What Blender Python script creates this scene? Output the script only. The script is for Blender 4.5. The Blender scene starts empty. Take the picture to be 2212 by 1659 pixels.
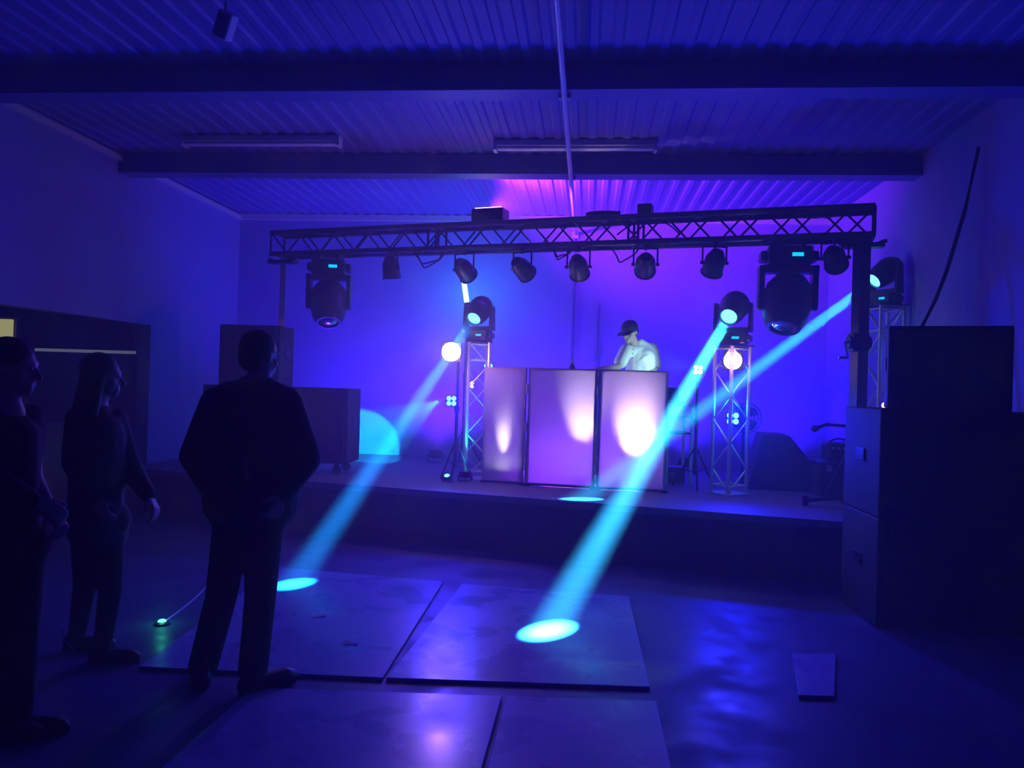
import bpy, bmesh, math, random
from mathutils import Vector, Matrix, Quaternion
random.seed(7)
sc = bpy.context.scene
COL = sc.collection
RAD = math.radians

# ------------------------------------------------------------------ camera
F = 1700.0
CAMH = 1.55
cam_d = bpy.data.cameras.new('camera')
cam = bpy.data.objects.new('camera', cam_d)
COL.objects.link(cam)
cam_d.sensor_fit = 'HORIZONTAL'
cam_d.sensor_width = 36.0
cam_d.lens = 36.0 * F / 2212.0
cam_d.clip_start = 0.02
CR = Matrix.Rotation(RAD(90.25), 3, 'X') @ Matrix.Rotation(RAD(1.7), 3, 'Z')
cam.matrix_world = Matrix.Translation((0, 0, CAMH)) @ CR.to_4x4()
sc.camera = cam

def ray(px, py):
    return CR @ Vector(((px - 1106.0) / F, -(py - 829.5) / F, -1.0))
def at(px, py, Y):
    "world point seen at a pixel, at distance Y down the room"
    r = ray(px, py)
    return Vector((0, 0, CAMH)) + r * (Y / r.y)
def atz(px, py, z):
    "world point seen at a pixel, on the level z"
    r = ray(px, py)
    return Vector((0, 0, CAMH)) + r * ((z - CAMH) / r.z)

# ------------------------------------------------------------------ view, world
vs = sc.view_settings
vs.view_transform = 'Standard'
vs.look = 'None'
vs.gamma = 1.0
vs.use_curve_mapping = False
vs.exposure = 0.0
w = bpy.data.worlds.new('world')
sc.world = w
w.use_nodes = True
w.node_tree.nodes['Background'].inputs['Color'].default_value = (0, 0, 0, 1)
w.node_tree.nodes['Background'].inputs['Strength'].default_value = 0
cy = sc.cycles
cy.max_bounces = 5
cy.diffuse_bounces = 3
cy.glossy_bounces = 2
cy.transmission_bounces = 4
cy.volume_bounces = 0
cy.transparent_max_bounces = 6
cy.sample_clamp_indirect = 3.0
cy.caustics_reflective = False
cy.caustics_refractive = False
cy.use_denoising = True

HAZE = 0.055

# ------------------------------------------------------------------ light table (power in watts)
CYAN = (0.03, 0.46, 1.0)
P_BEAM_RIGHT = 230000
P_BEAM_LEFT = 110000
P_BEAM_SIDE = 190000
P_UPBEAM = 500
P_WASH = 290
P_HALL_FILL = 290

# ------------------------------------------------------------------ materials
def mat(name, col, rough=0.6, metal=0.0, noise=None, spec=0.5, bump=None, rnoise=None, sheen=0):
    m = bpy.data.materials.new(name)
    m.use_nodes = True
    nt = m.node_tree
    b = nt.nodes['Principled BSDF']
    b.inputs['Base Color'].default_value = (*col, 1)
    b.inputs['Roughness'].default_value = rough
    b.inputs['Metallic'].default_value = metal
    b.inputs['Specular IOR Level'].default_value = spec
    if noise or bump or rnoise:
        tc = nt.nodes.new('ShaderNodeTexCoord')
    if noise:
        sc_, amt, col2 = noise
        n = nt.nodes.new('ShaderNodeTexNoise')
        n.inputs['Scale'].default_value = sc_
        n.inputs['Detail'].default_value = 6
        r = nt.nodes.new('ShaderNodeValToRGB')
        r.color_ramp.elements[0].position = 0.5 - amt
        r.color_ramp.elements[1].position = 0.5 + amt
        r.color_ramp.elements[0].color = (*col, 1)
        r.color_ramp.elements[1].color = (*col2, 1)
        nt.links.new(tc.outputs['Object'], n.inputs['Vector'])
        nt.links.new(n.outputs['Fac'], r.inputs['Fac'])
        nt.links.new(r.outputs['Color'], b.inputs['Base Color'])
    if rnoise:
        s2, lo, hi = rnoise
        n2 = nt.nodes.new('ShaderNodeTexNoise')
        n2.inputs['Scale'].default_value = s2
        n2.inputs['Detail'].default_value = 5
        mr = nt.nodes.new('ShaderNodeMapRange')
        mr.inputs['From Min'].default_value = 0.35
        mr.inputs['From Max'].default_value = 0.65
        mr.inputs['To Min'].default_value = lo
        mr.inputs['To Max'].default_value = hi
        nt.links.new(tc.outputs['Object'], n2.inputs['Vector'])
        nt.links.new(n2.outputs['Fac'], mr.inputs['Value'])
        nt.links.new(mr.outputs['Result'], b.inputs['Roughness'])
    if bump:
        s3, st = bump
        n3 = nt.nodes.new('ShaderNodeTexNoise')
        n3.inputs['Scale'].default_value = s3
        n3.inputs['Detail'].default_value = 4
        bp = nt.nodes.new('ShaderNodeBump')
        bp.inputs['Strength'].default_value = st
        bp.inputs['Distance'].default_value = 0.01
        nt.links.new(tc.outputs['Object'], n3.inputs['Vector'])
        nt.links.new(n3.outputs['Fac'], bp.inputs['Height'])
        nt.links.new(bp.outputs['Normal'], b.inputs['Normal'])
    return m

def emat(name, col, strength, sample=False):
    m = bpy.data.materials.new(name)
    m.use_nodes = True
    nt = m.node_tree
    nt.nodes.clear()
    o = nt.nodes.new('ShaderNodeOutputMaterial')
    e = nt.nodes.new('ShaderNodeEmission')
    e.inputs['Color'].default_value = (*col, 1)
    e.inputs['Strength'].default_value = strength
    nt.links.new(e.outputs[0], o.inputs['Surface'])
    if not sample:
        m.cycles.emission_sampling = 'NONE'
    return m

def scrim_mat():
    m = bpy.data.materials.new('scrim_cloth')
    m.use_nodes = True
    nt = m.node_tree
    nt.nodes.clear()
    o = nt.nodes.new('ShaderNodeOutputMaterial')
    d = nt.nodes.new('ShaderNodeBsdfDiffuse')
    t = nt.nodes.new('ShaderNodeBsdfTranslucent')
    d.inputs['Color'].default_value = (0.85, 0.85, 0.85, 1)
    t.inputs['Color'].default_value = (0.85, 0.85, 0.85, 1)
    x = nt.nodes.new('ShaderNodeMixShader')
    x.inputs[0].default_value = 0.5
    nt.links.new(d.outputs[0], x.inputs[1])
    nt.links.new(t.outputs[0], x.inputs[2])
    nt.links.new(x.outputs[0], o.inputs['Surface'])
    return m

M = dict(
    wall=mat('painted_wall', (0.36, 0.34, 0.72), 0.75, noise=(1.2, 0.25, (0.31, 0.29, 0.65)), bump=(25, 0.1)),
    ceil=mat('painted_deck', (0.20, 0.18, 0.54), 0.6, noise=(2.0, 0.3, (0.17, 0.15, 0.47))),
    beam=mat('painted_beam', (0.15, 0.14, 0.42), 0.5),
    trimw=mat('white_trim', (0.8, 0.8, 0.8), 0.45),
    floor=mat('worn_floor', (0.06, 0.06, 0.16), 0.35, noise=(2.2, 0.4, (0.10, 0.10, 0.26)), rnoise=(3.0, 0.32, 0.6), bump=(9, 0.15), spec=0.28),
    board=mat('glossy_board', (0.25, 0.27, 0.52), 0.2, noise=(1.7, 0.5, (0.32, 0.34, 0.62)), rnoise=(2.5, 0.2, 0.42), bump=(6, 0.06)),
    stage=mat('stage_top', (0.16, 0.15, 0.24), 0.5, noise=(4, 0.3, (0.12, 0.11, 0.18))),
    skirt=mat('black_skirt', (0.02, 0.02, 0.025), 0.9),
    black=mat('black_metal', (0.012, 0.012, 0.015), 0.45),
    plastic=mat('black_plastic', (0.02, 0.02, 0.023), 0.35),
    cab=mat('speaker_paint', (0.022, 0.022, 0.025), 0.7, bump=(120, 0.4)),
    grille=mat('speaker_grille', (0.012, 0.012, 0.014), 0.6, metal=0.3, bump=(300, 0.5)),
    alu=mat('aluminium', (0.78, 0.78, 0.80), 0.35, metal=0.3),
    alud=mat('dark_truss', (0.07, 0.07, 0.08), 0.4, metal=0.6),
    pole=mat('silver_pole', (0.7, 0.7, 0.74), 0.4, metal=0.1),
    cable=mat('cable_rubber', (0.015, 0.015, 0.015), 0.6),
    lens=mat('dark_lens', (0.05, 0.06, 0.07), 0.08, spec=0.8),
    chrome=mat('chrome', (0.8, 0.8, 0.78), 0.15, metal=1.0),
    skin=mat('skin', (0.55, 0.38, 0.32), 0.55),
    shirt=mat('white_shirt', (0.82, 0.84, 0.82), 0.8, bump=(60, 0.2)),
    cap=mat('dark_cap', (0.02, 0.02, 0.05), 0.8),
    jacket=mat('dark_jacket', (0.035, 0.028, 0.06), 0.85, bump=(18, 0.4)),
    coat=mat('black_coat', (0.022, 0.018, 0.035), 0.85, bump=(18, 0.4)),
    jeans=mat('dark_jeans', (0.014, 0.014, 0.022), 0.9),
    hair=mat('dark_hair', (0.012, 0.009, 0.008), 0.6, bump=(90, 0.5)),
    shoe=mat('black_shoe', (0.01, 0.01, 0.012), 0.5),
    sole=mat('pale_highlight', (0.6, 0.75, 0.8), 0.4),  # pale colour painting the laser line and the shoe edge highlight
    eye=mat('eye', (0.5, 0.5, 0.5), 0.2),
    scrim=scrim_mat(),
    table=mat('table_top', (0.05, 0.05, 0.055), 0.5),
    paper=mat('paper', (0.8, 0.8, 0.8), 0.8),
    bottle=mat('bottle_plastic', (0.2, 0.35, 0.6), 0.15),
    wood=mat('bar_wood', (0.10, 0.07, 0.05), 0.5),
    e_cyan=emat('lit_cyan_lens', (0.08, 0.85, 1.0), 7),
    e_cyan2=emat('lit_cyan_cell', (0.12, 0.95, 0.95), 5),
    e_white=emat('lit_white_lens', (1.0, 0.86, 0.92), 40),
    e_warm=emat('lit_warm_lens', (1.0, 0.90, 0.75), 12),
    e_wcell=emat('lit_white_cell', (0.9, 0.95, 0.95), 4),
    e_pink=emat('lit_pink_lens', (1.0, 0.35, 0.9), 8),
    e_disp=emat('lit_display', (0.0, 0.65, 1.0), 1.6),
    e_yellow=emat('lit_yellow_panel', (0.55, 0.52, 0.20), 0.75),
    e_strip=emat('lit_shelf_strip', (0.13, 0.15, 0.22), 0.8),
    e_green=emat('lit_laser_spot', (0.1, 1.0, 0.6), 4),
    e_tube=emat('lit_tube', (0.55, 1.0, 1.0), 3),
    e_red=emat('lit_red_dot', (1.0, 0.5, 0.25), 2),
)

# ------------------------------------------------------------------ mesh helpers
def basis(axis, hint=Vector((0, 0, 1))):
    z = Vector(axis).normalized()
    if abs(z.dot(hint)) > 0.98:
        hint = Vector((0, 1, 0)) if abs(z.y) < 0.9 else Vector((1, 0, 0))
    x = hint.cross(z).normalized()
    y = z.cross(x)
    return Matrix((x, y, z)).transposed()

class MB:
    def __init__(self):
        self.v = []
        self.f = []
    def add(self, vs, fs):
        n = len(self.v)
        self.v += [Vector(p) for p in vs]
        self.f += [tuple(i + n for i in f) for f in fs]
        return self
    def box(self, c, s, R=None):
        R = R or Matrix.Identity(3)
        c = Vector(c)
        P = [c + R @ Vector((x * s[0] / 2, y * s[1] / 2, z * s[2] / 2)) for x in (-1, 1) for y in (-1, 1) for z in (-1, 1)]
        return self.add(P, [(0, 1, 3, 2), (4, 6, 7, 5), (0, 4, 5, 1), (2, 3, 7, 6), (0, 2, 6, 4), (1, 5, 7, 3)])
    def lathe(self, prof, o, axis, n=20, cap=True):
        "prof: list of (distance along axis, radius)"
        B = basis(axis)
        o = Vector(o)
        P = []
        F_ = []
        for (h, r) in prof:
            for k in range(n):
                a = 2 * math.pi * k / n
                P.append(o + B @ Vector((r * math.cos(a), r * math.sin(a), h)))
        for i in range(len(prof) - 1):
            for k in range(n):
                k2 = (k + 1) % n
                F_.append((i * n + k, i * n + k2, (i + 1) * n + k2, (i + 1) * n + k))
        if cap:
            F_.append(tuple(reversed(range(n))))
            F_.append(tuple((len(prof) - 1) * n + k for k in range(n)))
        return self.add(P, F_)
    def tube(self, a, b, r0, r1=None, n=10):
        a = Vector(a)
        b = Vector(b)
        return self.lathe([(0, r0), ((b - a).length, r0 if r1 is None else r1)], a, b - a, n)
    def path(self, pts, r, n=6):
        pts = [Vector(p) for p in pts]
        P = []
        F_ = []
        for i, p in enumerate(pts):
            d = pts[min(i + 1, len(pts) - 1)] - pts[max(i - 1, 0)]
            B = basis(d)
            for k in range(n):
                a = 2 * math.pi * k / n
                P.append(p + B @ Vector((r * math.cos(a), r * math.sin(a), 0)))
        for i in range(len(pts) - 1):
            for k in range(n):
                k2 = (k + 1) % n
                F_.append((i * n + k, i * n + k2, (i + 1) * n + k2, (i + 1) * n + k))
        F_.append(tuple(reversed(range(n))))
        F_.append(tuple((len(pts) - 1) * n + k for k in range(n)))
        return self.add(P, F_)
    def prism(self, poly, ext):
        ext = Vector(ext)
        n = len(poly)
        P = [Vector(p) for p in poly] + [Vector(p) + ext for p in poly]
        F_ = [tuple(range(n)), tuple(reversed(range(n, 2 * n)))]
        for k in range(n):
            k2 = (k + 1) % n
            F_.append((k, n + k, n + k2, k2))
        return self.add(P, F_)
    def cap(self, a, b, r0, r1=None, n=12):
        "capsule with round ends"
        a = Vector(a)
        b = Vector(b)
        r1 = r0 if r1 is None else r1
        L = (b - a).length
        prof = []
        for k in range(1, 5):
            t = math.pi / 2 * k / 4
            prof.append((-r0 * math.cos(t), r0 * math.sin(t)))
        for k in range(0, 4):
            t = math.pi / 2 * k / 4
            prof.append((L + r1 * math.sin(t), r1 * math.cos(t)))
        prof = [(-r0, r0 * 0.05)] + prof + [(L + r1, r1 * 0.05)]
        return self.lathe(prof, a, (b - a) if L > 1e-6 else Vector((0, 0, 1)), n)
    def ell(self, c, r, R=None, n=14, m=10):
        R = R or Matrix.Identity(3)
        c = Vector(c)
        P = []
        F_ = []
        for i in range(1, m):
            t = math.pi * i / m
            for k in range(n):
                a = 2 * math.pi * k / n
                P.append(c + R @ Vector((r[0] * math.sin(t) * math.cos(a), r[1] * math.sin(t) * math.sin(a), r[2] * math.cos(t))))
        top = len(P)
        P.append(c + R @ Vector((0, 0, r[2])))
        P.append(c - R @ Vector((0, 0, r[2])))
        for i in range(m - 2):
            for k in range(n):
                k2 = (k + 1) % n
                F_.append((i * n + k, (i + 1) * n + k, (i + 1) * n + k2, i * n + k2))
        for k in range(n):
            k2 = (k + 1) % n
            F_.append((top, k, k2))
            F_.append((top + 1, (m - 2) * n + k2, (m - 2) * n + k))
        return self.add(P, F_)
    def mesh(self, name, origin=(0, 0, 0)):
        o = Vector(origin)
        me = bpy.data.meshes.new(name)
        me.from_pydata([tuple(p - o) for p in self.v], [], self.f)
        bm = bmesh.new()
        bm.from_mesh(me)
        bmesh.ops.recalc_face_normals(bm, faces=bm.faces)
        bm.to_mesh(me)
        bm.free()
        return me

def wloc(o):
    p = Vector((0, 0, 0))
    while o is not None:
        p += o.location
        o = o.parent
    return p
def build(mb, name, m, parent=None, smooth=False, bevel=0.0, origin=None):
    "link a mesh built in world coordinates as one object"
    og = wloc(parent) if parent is not None else (Vector(origin) if origin is not None else Vector((0, 0, 0)))
    me = mb.mesh(name, og)
    me.materials.append(M[m] if isinstance(m, str) else m)
    if smooth:
        me.polygons.foreach_set('use_smooth', [True] * len(me.polygons))
        me.set_sharp_from_angle(angle=RAD(40))
    o = bpy.data.objects.new(name, me)
    COL.objects.link(o)
    if parent is not None:
        o.parent = parent
    else:
        o.location = og
    if bevel:
        b = o.modifiers.new('bevel', 'BEVEL')
        b.width = bevel
        b.segments = 2
        b.limit_method = 'ANGLE'
    return o
def tag(o, label, cat, group=None):
    o['label'] = label
    o['category'] = cat
    if group:
        o['group'] = group
    return o
def thing(name, label, cat, loc, group=None):
    o = bpy.data.objects.new(name, None)
    COL.objects.link(o)
    o.empty_display_size = 0.1
    o.location = loc
    return tag(o, label, cat, group)
def struct(o):
    o['kind'] = 'structure'
    return o
def lamp(name, kind, loc, target, power, col, parent=None, size=None, blend=0.3, radius=0.05):
    d = bpy.data.lights.new(name, kind)
    d.energy = power
    d.color = col
    if kind == 'SPOT':
        d.spot_size = RAD(size)
        d.spot_blend = blend
    if kind in ('SPOT', 'POINT'):
        d.shadow_soft_size = radius
    if kind == 'AREA':
        d.shape = 'RECTANGLE'
        d.size, d.size_y = size
    o = bpy.data.objects.new(name, d)
    COL.objects.link(o)
    loc = Vector(loc)
    if target is not None:
        o.rotation_euler = (Vector(target) - loc).to_track_quat('-Z', 'Y').to_euler()
    if parent is not None:
        o.parent = parent
        loc = loc - wloc(parent)
    o.location = loc
    return o

# ------------------------------------------------------------------ the room
RA = RAD(5.5)
EX = Vector((math.cos(RA), -math.sin(RA), 0))
EY = Vector((math.sin(RA), math.cos(RA), 0))
EZ = Vector((0, 0, 1))
RR = Matrix((EX, EY, EZ)).transposed()
def R3(u, v, z=0.0):
    return EX * u + EY * v + EZ * z
UL, UR, VF, VB, HC = -5.1, 3.2, -2.6, 11.0, 3.95
SZ = 0.54            # stage level
def rbox(u0, u1, v0, v1, z0, z1):
    return MB().box(R3((u0 + u1) / 2, (v0 + v1) / 2, (z0 + z1) / 2), (u1 - u0, v1 - v0, z1 - z0), RR)

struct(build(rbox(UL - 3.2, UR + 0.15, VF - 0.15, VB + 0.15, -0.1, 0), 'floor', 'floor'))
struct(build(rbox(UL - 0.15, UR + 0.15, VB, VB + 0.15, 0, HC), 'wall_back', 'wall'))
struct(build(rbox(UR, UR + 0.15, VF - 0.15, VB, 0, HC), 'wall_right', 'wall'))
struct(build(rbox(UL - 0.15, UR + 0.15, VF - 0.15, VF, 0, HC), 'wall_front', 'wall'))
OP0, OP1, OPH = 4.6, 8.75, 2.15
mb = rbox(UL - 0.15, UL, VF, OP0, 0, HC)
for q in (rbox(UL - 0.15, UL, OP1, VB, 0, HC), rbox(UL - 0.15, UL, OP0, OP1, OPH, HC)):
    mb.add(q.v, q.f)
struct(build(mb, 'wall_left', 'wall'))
# bar room behind the opening
mb = rbox(UL - 3.2, UL - 0.15, OP1 + 0.5, OP1 + 0.65, 0, 2.6)
for q in (rbox(UL - 3.35, UL - 3.2, OP0 - 1, OP1 + 0.65, 0, 2.6), rbox(UL - 3.2, UL - 0.15, OP0 - 1.1, OP0 - 1, 0, 2.6), rbox(UL - 3.2, UL - 0.15, OP0 - 1, OP1 + 0.6, 2.6, 2.7)):
    mb.add(q.v, q.f)
struct(build(mb, 'wall_bar', 'wall'))

# corrugated ceiling deck with ribs running down the room
per = 0.163
mb = MB()
P = []
u = UL
while u < UR:
    for (du, dz) in ((0, 0), (0.05, 0), (0.07, 0.016), (0.143, 0.016)):
        if u + du < UR:
            P.append((u + du, dz))
    u += per
P.append((UR, 0))
top = [(uu, 0.12) for uu, _ in reversed((P[0], P[-1]))]
prof = P + top
mb.prism([R3(a, VF, HC + b) for a, b in prof], EY * (VB - VF))
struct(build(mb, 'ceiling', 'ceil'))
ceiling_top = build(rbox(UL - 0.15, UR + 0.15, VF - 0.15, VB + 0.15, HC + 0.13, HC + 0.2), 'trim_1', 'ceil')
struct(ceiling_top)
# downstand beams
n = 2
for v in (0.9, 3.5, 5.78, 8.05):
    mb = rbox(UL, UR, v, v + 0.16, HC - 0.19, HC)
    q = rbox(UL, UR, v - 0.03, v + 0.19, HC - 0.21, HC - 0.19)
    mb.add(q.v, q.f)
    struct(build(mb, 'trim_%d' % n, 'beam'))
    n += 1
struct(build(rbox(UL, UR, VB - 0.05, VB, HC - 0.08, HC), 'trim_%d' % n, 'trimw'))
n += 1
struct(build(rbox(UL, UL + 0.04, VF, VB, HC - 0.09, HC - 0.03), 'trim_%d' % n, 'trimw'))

# haze filling the room
hz = bpy.data.materials.new('haze')
hz.use_nodes = True
nt = hz.node_tree
nt.nodes.clear()
o_ = nt.nodes.new('ShaderNodeOutputMaterial')
vsn = nt.nodes.new('ShaderNodeVolumeScatter')
vsn.inputs['Color'].default_value = (1, 1, 1, 1)
vsn.inputs['Density'].default_value = HAZE
vsn.inputs['Anisotropy'].default_value = 0.25
nt.links.new(vsn.outputs[0], o_.inputs['Volume'])
hzo = build(rbox(UL + 0.002, UR - 0.002, VF + 0.002, VB - 0.002, 0.002, HC - 0.002), 'haze', hz)
hzo['kind'] = 'stuff'
hzo['label'] = 'thin stage haze filling the whole hall'
hzo['category'] = 'haze'

# ------------------------------------------------------------------ stage
def sfront(X):
    return 7.02 - 0.33 * (X - 0.8)
def wallx(U, Y):      # world X of a side wall at distance Y
    return (U + Y * math.sin(RA)) / math.cos(RA)
pl = Vector((wallx(UL, 8.95) + 0.01, 8.95, 0))
pl.y = sfront(pl.x)
pr = Vector((wallx(UR, 6.2) - 0.01, 6.2, 0))
pr.y = sfront(pr.x)
bl = R3(UL + 0.01, VB - 0.01)
br = R3(UR - 0.01, VB - 0.01)
stage = thing('stage_platform', 'low wide stage platform with dark skirt across the hall', 'stage', ((pl + pr) / 2))
mb = MB().prism([Vector((p.x, p.y, SZ - 0.06)) for p in (pl, pr, br, bl)], (0, 0, 0.06))
build(mb, 'deck', 'stage', stage)
sd = (pr - pl).normalized()
sn = Vector((sd.y, -sd.x, 0))          # towards the audience
mb = MB()
mb.prism([pl - sn * 0.05, pr - sn * 0.05, pr - sn * 0.09, pl - sn * 0.09], (0, 0, SZ - 0.06))
build(mb, 'skirt', 'skirt', stage)

# ------------------------------------------------------------------ trusses
UNIT = MB().tube((0, 0, 0), (0, 0, 1), 1, 1, 8).mesh('tube_unit')
def rod(name, a, b, r, m, parent):
    me = ROD.setdefault(m, None)
    if me is None:
        me = UNIT.copy()
        me.materials.append(M[m])
        ROD[m] = me
    o = bpy.data.objects.new(name, me)
    COL.objects.link(o)
    a = Vector(a) - wloc(parent)
    b = Vector(b) - wloc(parent)
    B = basis(b - a).to_4x4()
    o.parent = parent
    o.matrix_basis = Matrix.Translation(a) @ B @ Matrix.Diagonal((r, r, (b - a).length, 1))
    return o
ROD = {}
def box_truss(root, a, b, half, side, up, m, pitch, rc=0.025, rb=0.009, rungs=()):
    "square lattice from a to b; side and up are unit vectors across it"
    a = Vector(a)
    b = Vector(b)
    d = (b - a)
    L = d.length
    d.normalize()
    cs = [side * x * half + up * y * half for x, y in ((-1, -1), (1, -1), (1, 1), (-1, 1))]
    for c in cs:
        rod('chord', a + c, b + c, rc, m, root)
    N = max(2, int(round(L / pitch)))
    for f in range(4):
        c0, c1 = cs[f], cs[(f + 1) % 4]
        for k in range(N):
            t0, t1 = L * k / N, L * (k + 1) / N
            flip = (k + f) % 2
            p = a + d * t0 + (c1 if flip else c0)
            q = a + d * t1 + (c0 if flip else c1)
            rod('brace', p, q, rb, m, root)
        for t in rungs:
            rod('rung', a + d * (L * t) + c0, a + d * (L * t) + c1, rb * 1.3, m, root)

TL = Vector((-2.85, 9.05, 3.19))
TR = Vector((3.24, 7.05, 3.12))
tl_ = at(600, 527, 9.05)
tr_ = at(1888, 486, 7.05)
TL = Vector((at(600, 527, 9.4).x, 9.4, 3.165))
TR = Vector((tr_.x, 7.05, 3.12))
tdir = (TR - TL).normalized()
tside = Vector((tdir.y, -tdir.x, 0)).normalized()      # towards audience
truss = thing('lighting_truss', 'long dark box truss spanning the stage between two lift stands', 'truss', (TL + TR) / 2)
box_truss(truss, TL, TR, 0.125, tside, EZ, 'alud', 0.235, 0.03, 0.010, (0, 0.32, 0.335, 0.66, 0.675, 1))
def on_truss(px, py=540):
    "plan point of the truss axis seen at a picture column"
    r = ray(px, py)
    k = r.x / r.y
    # TL.x + s*dx = k*(TL.y + s*dy)
    dx, dy = TR.x - TL.x, TR.y - TL.y
    s = (k * TL.y - TL.x) / (dx - k * dy)
    return TL + (TR - TL) * s
TBOT = 3.12 - 0.155

# ------------------------------------------------------------------ lift stands
def lift_stand(label, foot, m, rmast, winch_z, spread, topz):
    foot = Vector(foot)
    t = thing('lift_stand', label, 'truss stand', foot)
    h = topz - 0.157 - foot.z
    build(MB().box(foot + Vector((0, 0, 0.55 * h)) , (rmast * 2.2, rmast * 2.2, h * 0.9), Matrix.Rotation(0.3, 3, 'Z')), 'outer_mast', m, t, bevel=0.006)
    build(MB().tube(foot + Vector((0, 0, h * 0.9)), foot + Vector((0, 0, h - 0.06)), rmast * 0.8), 'inner_mast', m, t, smooth=True)
    build(MB().box(foot + Vector((0, 0, h - 0.045)), (0.36, 0.12, 0.04), Matrix.Rotation(-0.32, 3, 'Z')).box(foot + Vector((-0.16, 0.05, h - 0.015)), (0.03, 0.12, 0.03)).box(foot + Vector((0.16, -0.05, h - 0.015)), (0.03, 0.12, 0.03)), 'fork', 'black', t)
    w_ = build(MB().box(foot + Vector((-0.05, -0.09, winch_z)), (0.14, 0.12, 0.16)).tube(foot + Vector((-0.14, -0.09, winch_z)), foot + Vector((0.05, -0.09, winch_z)), 0.06), 'winch', 'black', t)
    build(MB().tube(foot + Vector((-0.13, -0.09, winch_z)), foot + Vector((-0.17, -0.09, winch_z)), 0.012).tube(foot + Vector((-0.17, -0.09, winch_z)), foot + Vector((-0.17, -0.16, winch_z - 0.14)), 0.01).tube(foot + Vector((-0.17, -0.16, winch_z - 0.14)), foot + Vector((-0.25, -0.16, winch_z - 0.14)), 0.012), 'crank_handle', 'chrome', w_)
    for k in range(4):
        a = math.pi / 4 + k * math.pi / 2 + 0.3
        d = Vector((math.cos(a), math.sin(a), 0))
        lg = build(MB().tube(foot + d * 0.04 + Vector((0, 0, 0.12)), foot + d * spread + Vector((0, 0, 0.05)), 0.024), 'leg', m, t)
        build(MB().tube(foot + d * spread, foot + d * spread + Vector((0, 0, 0.09)), 0.03), 'foot_pad', 'black', lg)
        rod('strut', foot + d * 0.06 + Vector((0, 0, 0.55)), foot + d * spread * 0.62 + Vector((0, 0, 0.085)), 0.012, 'black' if m == 'black' else m, t)
    build(MB().box(foot + Vector((0, 0, 0.14)), (rmast * 3.4, rmast * 3.4, 0.16), Matrix.Rotation(0.3, 3, 'Z')), 'base_block', 'black', t)
    return t
pR = on_truss(1862)
lift_stand('black lift stand with winch carrying the truss beside the big speaker', (pR.x, pR.y, SZ), 'black', 0.05, 1.5, 0.42, pR.z)
pL = on_truss(613)
lift_stand('silver lift stand carrying the truss behind the subwoofer', (pL.x, pL.y, SZ), 'pole', 0.032, 0.9, 0.26, pL.z)

# ------------------------------------------------------------------ totems
def totem(label, c, h, half, rz, m='alu', group='silver truss totems on the stage'):
    c = Vector(c)
    t = thing('truss_totem', label, 'truss tower', c, group)
    sx = Vector((math.cos(rz), math.sin(rz), 0))
    sy = Vector((-math.sin(rz), math.cos(rz), 0))
    build(MB().box(c + Vector((0, 0, 0.006)), (half * 2 + 0.09, half * 2 + 0.09, 0.012), Matrix.Rotation(rz, 3, 'Z')), 'base_plate', 'alu', t)
    build(MB().box(c + Vector((0, 0, h - 0.005)), (half * 2 + 0.07, half * 2 + 0.07, 0.012), Matrix.Rotation(rz, 3, 'Z')), 'top_plate', 'black', t)
    box_truss(t, c + Vector((0, 0, 0.012)), c + Vector((0, 0, h - 0.012)), half, sx, sy, m, half * 2 + 0.02, 0.019, 0.008, (0.05, 0.87, 0.985))
    return t
cR = atz(1572, 1062, SZ)
cR = Vector((2.17, 7.98, SZ))
cR.x = at(1574, 1050, 7.98).x
totem('silver lattice totem between the booth and the wedge monitor, topped by a cyan beam light', cR, 1.5, 0.12, RAD(28), group=None)
cL = Vector((at(1026, 1000, 8.6).x, 8.6, SZ))
totem('silver lattice totem beside the narrow end panel of the booth', cL, 1.5, 0.11, RAD(8), group=None)
cS = Vector((at(1915, 900, 8.0).x, 8.0, SZ))
cS.x = min(cS.x, wallx(UR, 8.0) - 0.22)
zs = at(1905, 590, 8.0).z
totem('silver lattice totem standing behind the big speaker stack', cS, zs - SZ - 0.33, 0.13, RAD(10), group=None)

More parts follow.
